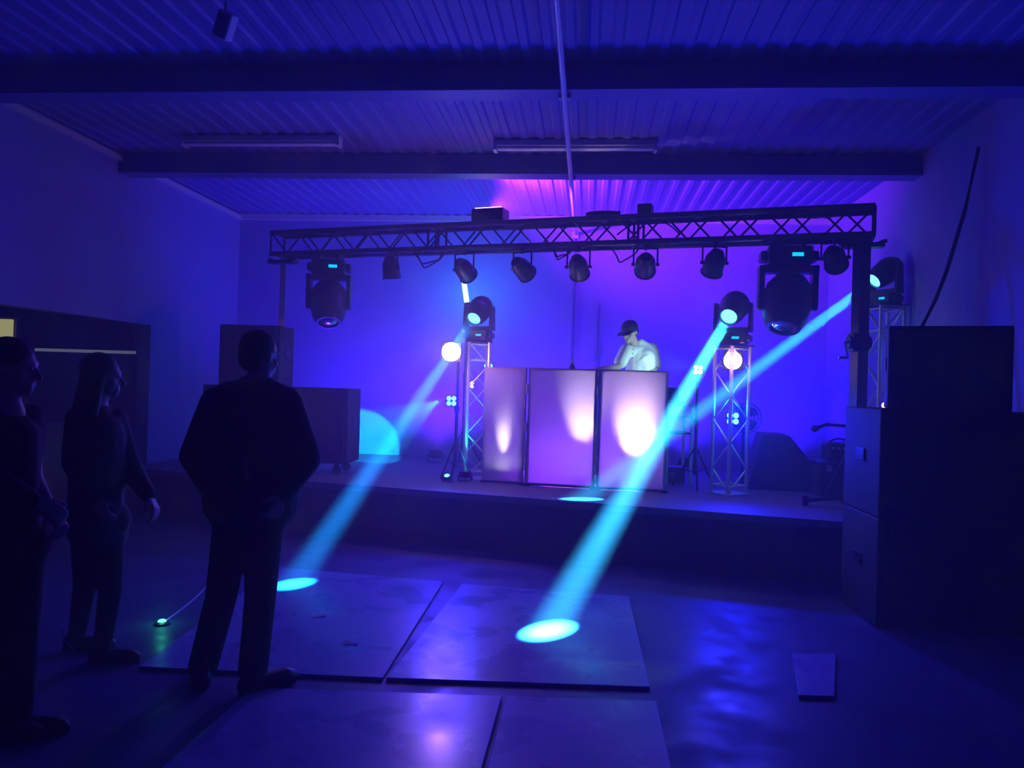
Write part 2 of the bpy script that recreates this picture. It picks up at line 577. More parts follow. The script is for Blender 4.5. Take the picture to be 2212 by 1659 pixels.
# ------------------------------------------------------------------ moving heads
def moving_head(label, mount, up, aim, yaw, s, lens='lens', disp=True, fat=1.0, name='moving_head_light', group=None):
    "mount: point of the mounting plate; up = 1 standing, -1 hanging; aim: world point or direction target"
    mount = Vector(mount)
    t = thing(name, label, 'stage light', mount, group)
    Rz = Matrix.Rotation(yaw, 3, 'Z')
    U = Vector((0, 0, up))
    X = Rz @ Vector((1, 0, 0))
    Y = Rz @ Vector((0, 1, 0))
    b = build(MB().box(mount + U * 0.075 * s, (0.30 * s, 0.25 * s, 0.13 * s), Rz), 'base', 'plastic', t, bevel=0.018 * s)
    for k in (-1, 1):
        build(MB().box(mount + U * 0.075 * s + X * k * 0.17 * s, (0.05 * s, 0.16 * s, 0.07 * s), Rz), 'handle', 'plastic', b, bevel=0.015 * s)
    if disp:
        build(MB().box(mount + U * 0.075 * s + X * 0.045 * s - Y * 0.126 * s, (0.075 * s, 0.006, 0.026 * s), Rz), 'display', 'e_disp', b)
    piv = mount + U * 0.40 * s
    yk = MB().box(mount + U * 0.165 * s, (0.34 * s, 0.13 * s, 0.05 * s), Rz)
    for k in (-1, 1):
        poly = [mount + U * (0.14 * s) + X * k * 0.16 * s + Y * 0.075 * s, mount + U * (0.14 * s) + X * k * 0.16 * s - Y * 0.075 * s,
                piv + X * k * 0.16 * s - Y * 0.05 * s + U * 0.05 * s, piv + X * k * 0.16 * s + Y * 0.05 * s + U * 0.05 * s]
        yk.prism(poly, X * k * 0.04 * s)
    build(yk, 'yoke', 'plastic', t, bevel=0.008 * s)
    ax = (Vector(aim) - piv).normalized()
    pr_ = [(-0.21, 0.06), (-0.195, 0.095), (-0.15, 0.125), (-0.05, 0.145), (0.05, 0.145), (0.13, 0.13), (0.19, 0.105), (0.20, 0.10), (0.20, 0.09), (0.18, 0.085)]
    hd = build(MB().lathe([(h * s, r * s * (fat if r > 0.09 else 1)) for h, r in pr_], piv, ax, 24), 'head', 'plastic', t, smooth=True)
    build(MB().lathe([(0.182 * s, 0.083 * s), (0.192 * s, 0.07 * s), (0.197 * s, 0.035 * s), (0.198 * s, 0.002)], piv, ax, 20), 'lens', lens, hd, smooth=True)
    for k in range(3):
        h = (-0.12 + 0.035 * k) * s
        r = (0.135 + 0.006 * k) * s * fat
        build(MB().lathe([(h, r), (h + 0.004, r + 0.008 * s), (h + 0.012, r + 0.008 * s), (h + 0.016, r)], piv, ax, 24, cap=False), 'cooling_fin', 'black', hd, smooth=True)
    return t, piv, ax

def beam(t, piv, ax, s, power, col, size, blend, radius):
    p = piv + ax * (0.20 * s + radius + 0.015)
    return lamp('beam_lamp', 'SPOT', p, p + ax, power, col, t, size, blend, radius)

# standing on the totems
topR = cR + Vector((0, 0, 1.502))
tgtR = atz(1187, 1360, 0.02)
t, piv, ax = moving_head('moving head on the totem beside the wedge monitor, throwing a bright cyan beam', topR, 1, tgtR, RAD(-25), 0.95, 'e_cyan')
beam(t, piv, ax, 0.95, P_BEAM_RIGHT, CYAN, 3.4, 0.35, 0.055)
topL = cL + Vector((0, 0, 1.502))
tgtL = atz(630, 1268, 0.0)
t, piv, ax = moving_head('moving head on the totem beside the narrow booth panel, throwing a blue beam', topL, 1, tgtL, RAD(-20), 0.85, 'e_cyan')
beam(t, piv, ax, 0.85, P_BEAM_LEFT, (0.005, 0.25, 1.0), 3.6, 0.35, 0.05)
topS = Vector((cS.x, cS.y, zs - 0.33))
tgtS = atz(1258, 1078, SZ)
t, piv, ax = moving_head('moving head on the totem behind the speaker stack, beaming across the stage', topS, 1, tgtS, RAD(-60), 0.85, 'e_cyan')
beam(t, piv, ax, 0.85, P_BEAM_SIDE, (0.01, 0.48, 1.0), 3.0, 0.4, 0.05)

# hanging under the truss
for (px, lab, sx_, aimd) in ((714, 'big dark moving head hanging from the truss above the subwoofer, lens down', 1.28, Vector((0.12, -0.45, -1))),
                        (1703, 'big dark moving head hanging from the truss near the lift stand with winch', 1.32, Vector((-0.25, -0.35, -1)))):
    p = on_truss(px)
    mt = Vector((p.x, p.y, p.z - 0.19))
    t, piv, ax = moving_head(lab, mt, -1, mt + Vector((0, 0, -0.4 * sx_)) + aimd, RAD(-18 + (8 if px > 1000 else 22)), sx_, 'chrome', fat=1.12)
    for k in (-1, 1):
        build(MB().box(mt + tdir * k * 0.13 + Vector((0, 0, 0.03)), (0.04, 0.09, 0.11), Matrix.Rotation(RAD(-18), 3, 'Z')), 'clamp', 'black', t)

# ------------------------------------------------------------------ par cans under the truss
def par_can(label, px, drop, aim, s=1.0, group='black par cans under the truss'):
    p = on_truss(px)
    top_ = Vector((p.x, p.y, p.z - 0.155)) + tside * 0.11
    t = thing('par_can', label, 'stage light', top_, group)
    piv = top_ - Vector((0, 0, drop))
    ax = Vector(aim).normalized()
    hx = ax.cross(EZ).normalized()
    build(MB().lathe([(-0.14 * s, 0.03 * s), (-0.13 * s, 0.055 * s), (-0.09 * s, 0.075 * s), (-0.05 * s, 0.095 * s), (0.10 * s, 0.1 * s), (0.10 * s, 0.108 * s), (0.115 * s, 0.108 * s), (0.115 * s, 0.092 * s), (0.09 * s, 0.09 * s)], piv, ax, 16), 'can', 'black', t, smooth=True)
    build(MB().lathe([(0.085 * s, 0.09 * s), (0.095 * s, 0.05 * s), (0.098 * s, 0.002)], piv, ax, 16), 'lens', 'lens', t, smooth=True)
    yk = MB()
    for k in (-1, 1):
        yk.tube(piv + hx * k * 0.115 * s, piv + hx * k * 0.115 * s + Vector((0, 0, drop - 0.035)), 0.009, n=6)
    yk.tube(piv + hx * 0.122 * s + Vector((0, 0, drop - 0.035)), piv - hx * 0.122 * s + Vector((0, 0, drop - 0.035)), 0.009, n=6)
    build(yk, 'yoke', 'black', t)
    build(MB().box(top_ + Vector((0, 0, 0.0)), (0.03, 0.07, 0.075)).tube(top_ + Vector((0, 0, -0.05)), top_ + Vector((0, 0, 0.0)), 0.012), 'clamp', 'black', t)
    for k in (-1, 1):
        build(MB().tube(piv + hx * k * 0.10 * s, piv + hx * k * 0.135 * s, 0.016, n=8), 'tilt_knob', 'black', t)
    return t
back = -tside
for (px, drop, aim, lab) in (
        (857, 0.17, Vector((0.1, 0.1, -1)), 'small black par can pointing straight down beside the hanging cable loop'),
        (1013, 0.20, back * 0.9 + Vector((0.1, 0, -0.5)), 'black par can hanging above the beam light of the narrow panel totem'),
        (1137, 0.20, back * 0.9 + Vector((0.3, 0, -0.5)), 'black par can hanging above the narrow end of the booth'),
        (1257, 0.20, back * 0.9 + Vector((-0.1, 0, -0.6)), 'black par can hanging in front of the wall conduit'),
        (1400, 0.19, back * 0.9 + Vector((-0.2, 0, -0.4)), 'black par can hanging above the man in the white shirt'),
        (1547, 0.19, back * 0.7 + Vector((-0.3, 0, -0.7)), 'black par can hanging above the totem with the brightest beam'),
        (1803, 0.17, back * 0.9 + Vector((0.2, 0, -0.45)), 'black par can hanging between the big moving head and the lift stand')):
    par_can(lab, px, drop, aim)

# ------------------------------------------------------------------ wash light and boxes on the truss
pB = on_truss(1057)
tw = Vector((pB.x, pB.y, pB.z + 0.155))
RT = Matrix.Rotation(math.atan2(tdir.y, tdir.x), 3, 'Z')
t = thing('wash_light', 'black box wash light lying on top of the truss, glowing pink upwards', 'stage light', tw)
build(MB().box(tw + Vector((0, 0, 0.075)), (0.36, 0.2, 0.13), RT), 'housing', 'black', t, bevel=0.01)
build(MB().box(tw + Vector((0, 0, 0.147)) + back * 0.0, (0.30, 0.14, 0.012), RT), 'lens_panel', 'e_pink', t)
for k in (-1, 1):
    build(MB().box(tw + tdir * k * 0.15 + Vector((0, 0, 0.01)), (0.03, 0.22, 0.03), RT), 'foot', 'black', t)
lamp('wash_lamp', 'SPOT', tw + Vector((0, 0.14, 0.17)), atz(1270, 405, HC) + Vector((0, 0, 0.15)), 1700, (0.36, 0.03, 0.9), t, 100, 0.9, 0.06)
for px, lab, sz in ((1300, 'dark coiled cable bundle resting on the truss above the wall conduit', (0.34, 0.16, 0.05)), (1392, 'small dark junction box clamped to the truss above the booth', (0.14, 0.14, 0.11))):
    p = on_truss(px)
    q = Vector((p.x, p.y, p.z + 0.155))
    if px == 1300:
        pts = [q + tdir * (0.17 * math.cos(a)) + tside * (0.08 * math.sin(a)) + Vector((0, 0, 0.012 + 0.014 * a / 6.28)) for a in [i * 0.35 for i in range(55)]]
        tag(build(MB().path(pts, 0.012), 'cable_coil', 'cable', origin=q), lab, 'cable')
    else:
        t = thing('junction_box', lab, 'box', q)
        build(MB().box(q + Vector((0, 0, 0.055)), sz, RT), 'housing', 'black', t, bevel=0.01)
        build(MB().box(q + Vector((0, 0, 0.006)), (0.05, 0.3, 0.012), RT), 'mounting_strap', 'black', t)

def hang(px0, px1, sag, lab, zoff=0.0, off=0.14, loops=1):
    a = on_truss(px0)
    b = on_truss(px1)
    a = Vector((a.x, a.y, a.z - 0.155 + zoff)) + tside * off
    b = Vector((b.x, b.y, b.z - 0.155 + zoff)) + tside * off
    mb = MB()
    for j in range(loops):
        pts = []
        for i in range(15):
            s = i / 14
            w_ = 0.02 * math.sin(9 * s + j)
            pts.append(a.lerp(b, s) + Vector((w_, 0.02 * j, -sag * (1 - 0.25 * j) * (1 - (2 * s - 1) ** 2) + 0.01 * math.sin(11 * s + j))))
        mb.path(pts, 0.008)
    return tag(build(mb, 'hanging_cable', 'cable', origin=a), lab, 'cable')
hang(905, 970, 0.17, 'black cable loops drooping from the truss between two par cans', loops=2)
hang(1322, 1385, 0.16, 'thin black cable drooping between two par cans above the booth')
hang(1198, 1242, 0.12, 'short black cable loop beside the par can near the wall conduit', loops=2)
hang(1340, 1470, -0.13, 'black cable arching along the truss lattice above the booth', zoff=0.1, off=0.16)

# ------------------------------------------------------------------ wall and ceiling conduits, lamps on the ceiling
c0 = R3(-0.20, VF + 0.05, HC - 0.235)
c1 = R3(-0.17, VB - 0.03, HC - 0.235)
k_ = at(1243, 460, 10.6)
uoff = k_.dot(EX)
c0 = R3(uoff, VF + 0.05, HC - 0.245)
c1 = R3(uoff, VB - 0.03, HC - 0.245)
t = thing('ceiling_conduit', 'straight metal conduit running under the ceiling beams to the stage wall', 'conduit', c0)
build(MB().tube(c0, c1, 0.022), 'pipe', 'pole', t, smooth=True)
for v in (0.98, 3.58, 5.86, 8.13):
    build(MB().box(R3(uoff, v, HC - 0.226), (0.09, 0.04, 0.03), RR), 'saddle', 'alu', t)
t2 = thing('wall_conduit', 'thin vertical conduit on the stage wall under the ceiling conduit', 'conduit', R3(uoff, VB - 0.03, SZ))
build(MB().tube(R3(uoff, VB - 0.03, SZ), R3(uoff, VB - 0.03, HC - 0.27), 0.02), 'pipe', 'beam', t2, smooth=True)
build(MB().box(R3(uoff, VB - 0.035, HC - 0.26), (0.09, 0.06, 0.09), RR), 'junction_box', 'pole', t2)
u2 = at(1292, 700, 10.85).dot(EX)
t3 = thing('wall_conduit', 'short vertical conduit on the stage wall ending below the par cans', 'conduit', R3(u2, VB - 0.03, SZ))
build(MB().tube(R3(u2, VB - 0.03, SZ), R3(u2, VB - 0.03, 2.75), 0.014), 'pipe', 'beam', t3, smooth=True)
build(MB().box(R3(u2, VB - 0.03, 2.0), (0.08, 0.05, 0.12), RR), 'socket_box', 'beam', t3)

def tube_light(px0, px1, py, lab):
    a = atz(px0, py, HC - 0.05)
    b = atz(px1, py, HC - 0.05)
    c = (a + b) / 2
    L = (b - a).length
    t = thing('fluorescent_light', lab, 'ceiling light', Vector((c.x, c.y, HC - 0.09)))
    build(MB().box(Vector((c.x, c.y, HC - 0.03)), (L, 0.12, 0.06), RR), 'housing', 'trimw', t, bevel=0.008)
    build(MB().box(Vector((c.x, c.y, HC - 0.072)), (L - 0.06, 0.09, 0.03), RR), 'diffuser', 'shirt', t, bevel=0.01)
    for k in (-1, 1):
        build(MB().box(Vector((c.x, c.y, HC - 0.05)) + EX * k * (L / 2 - 0.01), (0.03, 0.125, 0.1), RR), 'end_cap', 'trimw', t)
tube_light(1068, 1418, 316, 'unlit fluorescent batten on the ceiling crossing the metal conduit')
tube_light(395, 735, 306, 'unlit fluorescent batten on the ceiling near the bar wall')
q = at(487, 55, 5.0)
q.z = HC
t = thing('ceiling_speaker', 'small pale box hanging from the ceiling by a bracket', 'speaker', Vector((q.x, q.y, HC)))
Rk = Matrix.Rotation(RAD(25), 3, 'Y') @ Matrix.Rotation(RAD(20), 3, 'X')
z0 = at(487, 55, q.y).z
build(MB().tube((q.x, q.y, HC), (q.x, q.y, z0), 0.012), 'bracket', 'trimw', t)
build(MB().box((q.x, q.y, z0), (0.10, 0.10, 0.17), Rk), 'body', 'trimw', t, bevel=0.012)
build(MB().box(Vector((q.x, q.y, z0)) + Rk @ Vector((0, -0.052, 0)), (0.08, 0.006, 0.14), Rk), 'grille', 'beam', t)

# ------------------------------------------------------------------ booth facade
D = 8.0
fx = [(1042, 1041), (1127, 1047), (1138, 1049), (1281, 1057), (1290, 1058), (1434, 1064)]
fp = [atz(x, y, SZ) for x, y in fx]
BH = 1.205
booth = thing('dj_booth_screen', 'white three-panel folding booth screen lit from inside', 'booth', (fp[2] + fp[3]) / 2)
for k in range(3):
    a, b = fp[2 * k], fp[2 * k + 1]
    d = (b - a).normalized()
    nrm = Vector((d.y, -d.x, 0))
    fr = MB()
    r_ = 0.014
    z0, z1 = SZ + 0.02, SZ + BH
    for (p, q) in (((a, z0), (a, z1)), ((b, z0), (b, z1)), ((a, z1), (b, z1)), ((a, z0), (b, z0))):
        fr.box((Vector((p[0].x, p[0].y, p[1])) + Vector((q[0].x, q[0].y, q[1]))) / 2 - nrm * 0.018,
               ((q[0] - p[0]).length + 0.028 if p[1] == q[1] else 0.028, 0.028, 0.028 if p[1] == q[1] else z1 - z0 + 0.028), Matrix.Rotation(math.atan2(d.y, d.x), 3, 'Z'))
    fo = build(fr, 'panel_frame', 'black', booth)
    for p in (a, b):
        build(MB().box(p + Vector((0, 0, 0.01)) - nrm * 0.018, (0.06, 0.12, 0.02)), 'foot', 'black', fo)
    A, B_ = a - d * 0.012, b + d * 0.012
    N = 6
    P = []
    F_ = []
    for i in range(N + 1):
        for j in range(N + 1):
            p = A.lerp(B_, i / N)
            bul = -0.006 * math.sin(math.pi * i / N) * math.sin(math.pi * j / N)
            P.append(Vector((p.x, p.y, z0 + (z1 + 0.012 - z0) * j / N)) + nrm * (0.0 + bul))
    for i in range(N):
        for j in range(N):
            F_.append((i * (N + 1) + j, (i + 1) * (N + 1) + j, (i + 1) * (N + 1) + j + 1, i * (N + 1) + j + 1))
    build(MB().add(P, F_), 'cloth_panel', 'scrim', booth, smooth=True)
for k in (1, 3):
    p = (fp[k] + fp[k + 1]) / 2
    for z in (0.2, 0.6, 1.0):
        build(MB().box(p + Vector((0, 0.02, z)), (0.05, 0.03, 0.09)).tube(p + Vector((0, 0.0, z - 0.05)), p + Vector((0, 0.0, z + 0.05)), 0.009), 'hinge', 'alu', booth)
# side return of the booth
a, b = fp[5], fp[5] + Vector((0.10, 0.75, 0))
ret = MB().box((a + b) / 2 + Vector((0.01, 0.02, BH / 2 + 0.01)), (0.02, 0.70, BH - 0.03), Matrix.Rotation(-math.atan2(0.10, 0.75), 3, 'Z'))
build(ret, 'side_panel', 'black', booth)

def uplight(label, pos, aim, power, col, size, blend, lensm, radius=0.03, sc_=1.0, cast=True):
    "flat round led can lying on the stage, facing aim"
    pos = Vector(pos)
    ax = (Vector(aim) - pos).normalized()
    t = thing('led_uplight', label, 'stage light', Vector((pos.x, pos.y, pos.z - 0.10 * sc_)))
    build(MB().lathe([(-0.05 * sc_, 0.05 * sc_), (-0.045 * sc_, 0.075 * sc_), (0.03 * sc_, 0.085 * sc_), (0.04 * sc_, 0.085 * sc_), (0.04 * sc_, 0.075 * sc_), (0.03 * sc_, 0.07 * sc_)], pos, ax, 16), 'can', 'black', t, smooth=True)
    build(MB().lathe([(0.028 * sc_, 0.07 * sc_), (0.034 * sc_, 0.03 * sc_), (0.035 * sc_, 0.002)], pos, ax, 16), 'lens', lensm, t, smooth=True)
    hx = Vector((1, 0, 0)) if abs(ax.x) < 0.6 else Vector((0, 1, 0))
    br_ = MB()
    for k in (-1, 1):
        br_.tube(pos + hx * k * 0.092 * sc_, pos + hx * k * 0.092 * sc_ - Vector((0, 0, 0.096 * sc_)), 0.008, n=6)
    br_.box(pos - Vector((0, 0, 0.095 * sc_)), (0.2 * sc_ if hx.x else 0.05, 0.2 * sc_ if hx.y else 0.05, 0.008))
    build(br_, 'bracket', 'black', t)
    if cast:
        lamp('led_lamp', 'SPOT', pos + ax * (0.05 * sc_ + radius), pos + ax, power, col, t, size, blend, radius)
    return t
# inside the booth
for (px, d, ap, pw, sz, lab) in ((1085, 0.15, 0.36, 75, 30, 'led can on the stage behind the narrow booth panel'),
                            (1256, 0.34, 0.50, 140, 42, 'led can on the stage behind the middle booth panel'),
                            (1370, 0.30, 0.58, 260, 52, 'led can on the stage behind the wide bright booth panel')):
    k = 0 if px < 1130 else (1 if px < 1285 else 2)
    a, b = fp[2 * k], fp[2 * k + 1]
    dd = (b - a).normalized()
    nr = Vector((dd.y, -dd.x, 0))
    s = (px - fx[2 * k][0]) / (fx[2 * k + 1][0] - fx[2 * k][0])
    p = a.lerp(b, s) - nr * d + Vector((0, 0, 0.12))
    uplight(lab, p, p + Vector((0, 0, 1)) + nr * ap, pw, (1.0, 0.72, 0.68), sz, 1.0, 'e_warm', 0.05)

bm_ = (fp[2] + fp[5]) / 2 + Vector((0.04, 0.55, 0))
RBb = Matrix.Rotation(math.atan2((fp[5] - fp[2]).y, (fp[5] - fp[2]).x), 3, 'Z')
t = thing('added_light_bar', 'added violet light bar hidden inside the booth', 'stage light', bm_ + Vector((0, 0, 0)))  # added unseen bar, tints the booth screen violet from inside
build(MB().box(bm_ + Vector((0, 0, 0.035)), (1.1, 0.06, 0.07), RBb), 'housing', 'black', t, bevel=0.006)
for i in range(8):
    build(MB().tube(bm_ + RBb @ Vector((-0.49 + 0.14 * i, -0.02, 0.07)), bm_ + RBb @ Vector((-0.49 + 0.14 * i, -0.022, 0.078)), 0.02), 'lens', 'e_pink', t)
lamp('screen_fill_lamp', 'AREA', bm_ + Vector((0, 0.0, 0.10)), bm_ + Vector((0, -0.5, 0.45)), 26, (0.26, 0.03, 1.0), t, (1.1, 0.05))
pe = (fp[0] + fp[1]) / 2 + Vector((0.06, 0.30, 0.14))
# dj table with its gear
bc = (fp[2] + fp[5]) / 2 + Vector((-0.02, 0.40, 0))
RB = Matrix.Rotation(math.atan2((fp[5] - fp[2]).y, (fp[5] - fp[2]).x), 3, 'Z')
t = thing('dj_table', 'black folding table standing behind the booth screen', 'table', bc)
build(MB().box(bc + Vector((0, 0, 1.08)), (1.30, 0.36, 0.04), RB), 'table_top', 'table', t, bevel=0.006)
for sx in (-1, 1):
    for sy in (-1, 1):
        build(MB().tube(bc + RB @ Vector((sx * 0.6, sy * 0.15, 0)), bc + RB @ Vector((sx * 0.6, sy * 0.15, 1.06)), 0.016), 'leg', 'black', t)
cc = bc + RB @ Vector((0.20, 0.0, 1.10))
t = thing('dj_controller', 'flat black mixing controller with knobs on the booth table', 'mixer', cc)
build(MB().box(cc + Vector((0, 0, 0.03)), (0.72, 0.32, 0.06), RB), 'body', 'plastic', t, bevel=0.008)
for sx in (-1, 1):
    build(MB().lathe([(0, 0.10), (0.012, 0.10), (0.016, 0.09)], cc + RB @ Vector((sx * 0.22, -0.02, 0.06)), EZ, 24), 'jog_wheel', 'chrome', t, smooth=True)
for i in range(6):
    build(MB().tube(cc + RB @ Vector((-0.08 + 0.032 * i, 0.08, 0.06)), cc + RB @ Vector((-0.08 + 0.032 * i, 0.08, 0.08)), 0.009, n=8), 'knob', 'alu', t)
bq = at(1236, 797, bc.y)
bz = bc.z + 1.10
t = thing('water_bottle', 'small bottle with pale blue cap on the booth table', 'bottle', (bq.x, bq.y, bz))
o = Vector((bq.x, bq.y, bz))
build(MB().lathe([(0, 0.03), (0.15, 0.032), (0.18, 0.014), (0.195, 0.014)], o, EZ, 14), 'body', 'black', t, smooth=True)
build(MB().lathe([(0.195, 0.016), (0.222, 0.016)], o, EZ, 12), 'cap', 'bottle', t, smooth=True)

# ------------------------------------------------------------------ led lights on stands
def tri_stand(label, foot, h, r=0.014, spread=0.32, m='black'):
    foot = Vector(foot)
    t = thing('light_stand', label, 'stand', foot)
    build(MB().tube(foot + Vector((0, 0, 0.15)), foot + Vector((0, 0, h * 0.55)), r * 1.3).tube(foot + Vector((0, 0, h * 0.55)), foot + Vector((0, 0, h)), r), 'pole', m, t, smooth=True)
    build(MB().tube(foot + Vector((0, 0, h * 0.53)), foot + Vector((0, 0, h * 0.57)), r * 2), 'collar', 'black', t)
    for k in range(3):
        a = 2.1 * k + 0.4
        d = Vector((math.cos(a), math.sin(a), 0)) * spread
        build(MB().tube(foot + Vector((0, 0, 0.45)), foot + d + Vector((0, 0, 0.01)), 0.010, n=8).tube(foot + Vector((0, 0, 0.17)), foot + d * 0.55 + Vector((0, 0, 0.21)), 0.006, n=6), 'leg', m, t)
    return t
def quad_light(label, c, face, s, cells, m, round_=False, name='led_panel_light'):
    c = Vector(c)
    ax = Vector(face).normalized()
    B = basis(ax)
    t = thing(name, label, 'stage light', c)
    build(MB().box(c - ax * 0.04, (s, s * (0.6 if cells == 2 else 1), 0.07), B), 'housing', 'black', t, bevel=0.008)
    if cells == 1:
        build(MB().lathe([(0, s * 0.47), (0.02, s * 0.47), (0.03, s * 0.3), (0.034, 0.003)], c, ax, 20), 'lens', m, t, smooth=True)
    else:
        rows = (0,) if cells == 2 else (-1, 1)
        for i in (-1, 1):
            for j in rows:
                build(MB().lathe([(0, s * 0.21), (0.012, s * 0.2), (0.016, 0.003)], c + B @ Vector((i * s * 0.23, j * s * 0.23, 0)), ax, 12), 'lens', m, t, smooth=True)
    build(MB().tube(c - ax * 0.04 - B @ Vector((s * 0.55, 0, 0)), c - ax * 0.04 + B @ Vector((s * 0.55, 0, 0)), 0.008), 'tilt_bar', 'black', t)
    return t
CAMP = Vector((0, 0, CAMH))
# left side: flaring par on its stand, with the cyan panel below it
Yl = 8.25
pfl = at(975, 760, Yl)
pst = Vector((at(988, 850, Yl + 0.12).x, Yl + 0.12, SZ))
tri_stand('black tripod stand left of the lattice totem carrying a glaring light', pst, pfl.z - SZ + 0.02, spread=0.2)
fl = quad_light('round light glaring pinkish white towards the audience', pfl, CAMP - pfl + Vector((-0.3, 0, 0)), 0.21, 1, 'e_white', name='par_light')
lamp('glare_lamp', 'SPOT', pfl + (CAMP - pfl).normalized() * 0.12, atz(800, 1300, 0), 16, (0.6, 0.06, 1.0), fl, 100, 0.9, 0.05)
lamp('glow_lamp', 'POINT', pfl + (CAMP - pfl).normalized() * 0.15, None, 16, (1.0, 0.30, 0.9), fl, radius=0.08)
pcy = at(975, 866, Yl - 0.02)
cyl = quad_light('small square cyan led panel on the tripod stand', pcy, CAMP - pcy, 0.115, 4, 'e_cyan2')
twl = at(788, 962, 10.8)
lamp('cyan_lamp', 'SPOT', pcy + Vector((-0.13, 0.02, 0.0)), twl, 2400, (0.0, 0.62, 1.0), cyl, 21, 0.2, 0.01)
lamp('hall_fill_lamp', 'SPOT', pcy + (CAMP - pcy).normalized() * 0.06, CAMP + Vector((-1.2, 2.5, 0.6)), P_HALL_FILL, (0.006, 0.004, 1.0), cyl, 150, 0.8, 0.05)  # wide blue fill added at the cyan panel to brighten the hall
# inside the left totem, and on the booth end
p = at(1016, 831, 8.55)
quad_light('white four-cell led fixed inside the lattice totem', p, CAMP - p, 0.085, 4, 'e_wcell')
p = at(1055, 790, 8.75)
qd = quad_light('twin cyan led above the narrow booth panel', p, CAMP - p, 0.11, 2, 'e_cyan2')
build(MB().tube(p + Vector((0, 0.05, -0.03)), Vector((p.x, p.y + 0.05, SZ)), 0.011), 'support_pole', 'black', qd)
lamp('side_key_lamp', 'SPOT', p + Vector((0.1, -0.06, 0.03)), at(1372, 752, 8.6), 42, (0.4, 0.8, 1.0), qd, 40, 0.8, 0.03)
# floor uplights at the foot of the left totem
p = Vector((at(1003, 1046, 8.35).x, 8.35, SZ + 0.07))
uplight('small cyan uplight at the foot of the lattice totem', p, p + Vector((0.06, 0.13, 1)), 90, (0.0, 0.6, 1.0), 40, 0.6, 'e_cyan', 0.03, 0.7)
p = Vector((at(965, 1048, 8.3).x, 8.3, SZ + 0.05))
uplight('flat cyan uplight on the stage beside the tripod stand', p, p + Vector((-0.1, -0.6, 1)), 3, (0.0, 0.8, 1.0), 60, 0.6, 'e_cyan2', 0.03, 0.5)
# right totem
p = at(1583, 779, 7.86)
wl = quad_light('round warm white light glowing on the totem beside the wedge monitor', p, CAMP - p, 0.19, 1, 'e_warm', name='par_light')
lamp('warm_lamp', 'POINT', p + (CAMP - p).normalized() * 0.16, None, 4, (1.0, 0.4, 0.9), wl, radius=0.07)
p = at(1583, 904, 7.86)
cyr = quad_light('cyan four-cell led panel fixed low on the totem', p, CAMP - p, 0.13, 4, 'e_cyan2')
lamp('hall_fill_lamp', 'SPOT', p + (CAMP - p).normalized() * 0.06, CAMP + Vector((0.8, 2.5, 0.6)), P_HALL_FILL, (0.004, 0.006, 1.0), cyr, 150, 0.8, 0.05)  # second blue fill added for the hall floor and ceiling
lamp('cyan_spill', 'POINT', Vector((cR.x, cR.y, p.z + 0.12)), None, 4, (0.0, 0.6, 1.0), cyr, radius=0.03)
p = at(1508, 799, 8.2)
kx = quad_light('white four-cell led on a pole between booth and totem', p, CAMP - p, 0.105, 4, 'e_wcell')
pst = Vector((p.x + 0.02, p.y + 0.10, SZ))
tri_stand('thin black tripod stand between the booth and the totem', pst, p.z - SZ + 0.03, spread=0.25)
DJH = at(1380, 770, 8.62)
lamp('key_lamp', 'SPOT', p + Vector((-0.10, -0.06, 0.02)), DJH + Vector((0, -0.1, -0.05)), 30, (0.5, 1.0, 0.85), kx, 64, 0.7, 0.04)
# beside the speaker stack
p = at(1941, 767, 7.9)
quad_light('cyan led light glowing beside the big speaker', p, CAMP - p, 0.15, 1, 'e_cyan', name='par_light')
p = at(1912, 876, 7.7)
quad_light('small pink lit lamp above the subwoofer stack', p, CAMP - p, 0.07, 1, 'e_pink', name='par_light')

# glowing tube standing in for the upright cyan beam behind the left totem
pu = Vector((at(1008, 690, 10.3).x, 10.3, SZ))
q0, q1 = at(1009, 657, 10.3), at(1002, 607, 10.3)
tri_stand('thin black tripod stand behind the lattice totem near the wall', pu, q0.z - SZ - 0.02, spread=0.25)
t = thing('beam_tube', 'short glowing tube drawn as an upright cyan white beam behind the totem', 'stage light', q0)
build(MB().tube(q0, q1, 0.034, 0.034, 14), 'tube', 'e_tube', t, smooth=True)
dq = (q1 - q0).normalized()
build(MB().tube(q0 - dq * 0.02, q0 + dq * 0.02, 0.04, 0.04, 14), 'end_cap', 'black', t, smooth=True)
build(MB().tube(q1 - dq * 0.01, q1 + dq * 0.01, 0.037, 0.037, 14), 'end_cap', 'black', t, smooth=True)
lamp('tube_lamp', 'POINT', (q0 + q1) / 2 + Vector((0, 0.2, 0.0)), None, 22, (0.0, 0.5, 1.0), t, radius=0.1)

# unseen wall washes added behind the booth to colour the back wall
for (px, Y, col, pw, lab, dx) in ((700, 10.2, (0.045, 0.004, 1.0), 0.7, 'added violet wall wash can hidden on the stage behind the subwoofer', 0.1),
                             (940, 10.3, (0.15, 0.014, 1.0), 0.9, 'added violet wall wash can hidden on the stage behind the glaring light', 0.0),
                             (1200, 10.2, (0.12, 0.016, 1.0), 0.95, 'added violet wall wash can hidden on the stage behind the booth', 0.0),
                             (1480, 10.1, (0.05, 0.008, 1.0), 0.85, 'added blue wall wash can hidden on the stage behind the totem', 0.0),
                             (1720, 9.9, (0.03, 0.003, 1.0), 0.7, 'added blue wall wash can hidden on the stage behind the wedge monitor', 0.0)):
    p = at(px, 1000, Y)
    p.z = SZ + 0.11
    uplight(lab, p, p + Vector((dx, 0.32, 1.0)), P_WASH * pw, col, 150, 0.9, 'e_disp', 0.06)

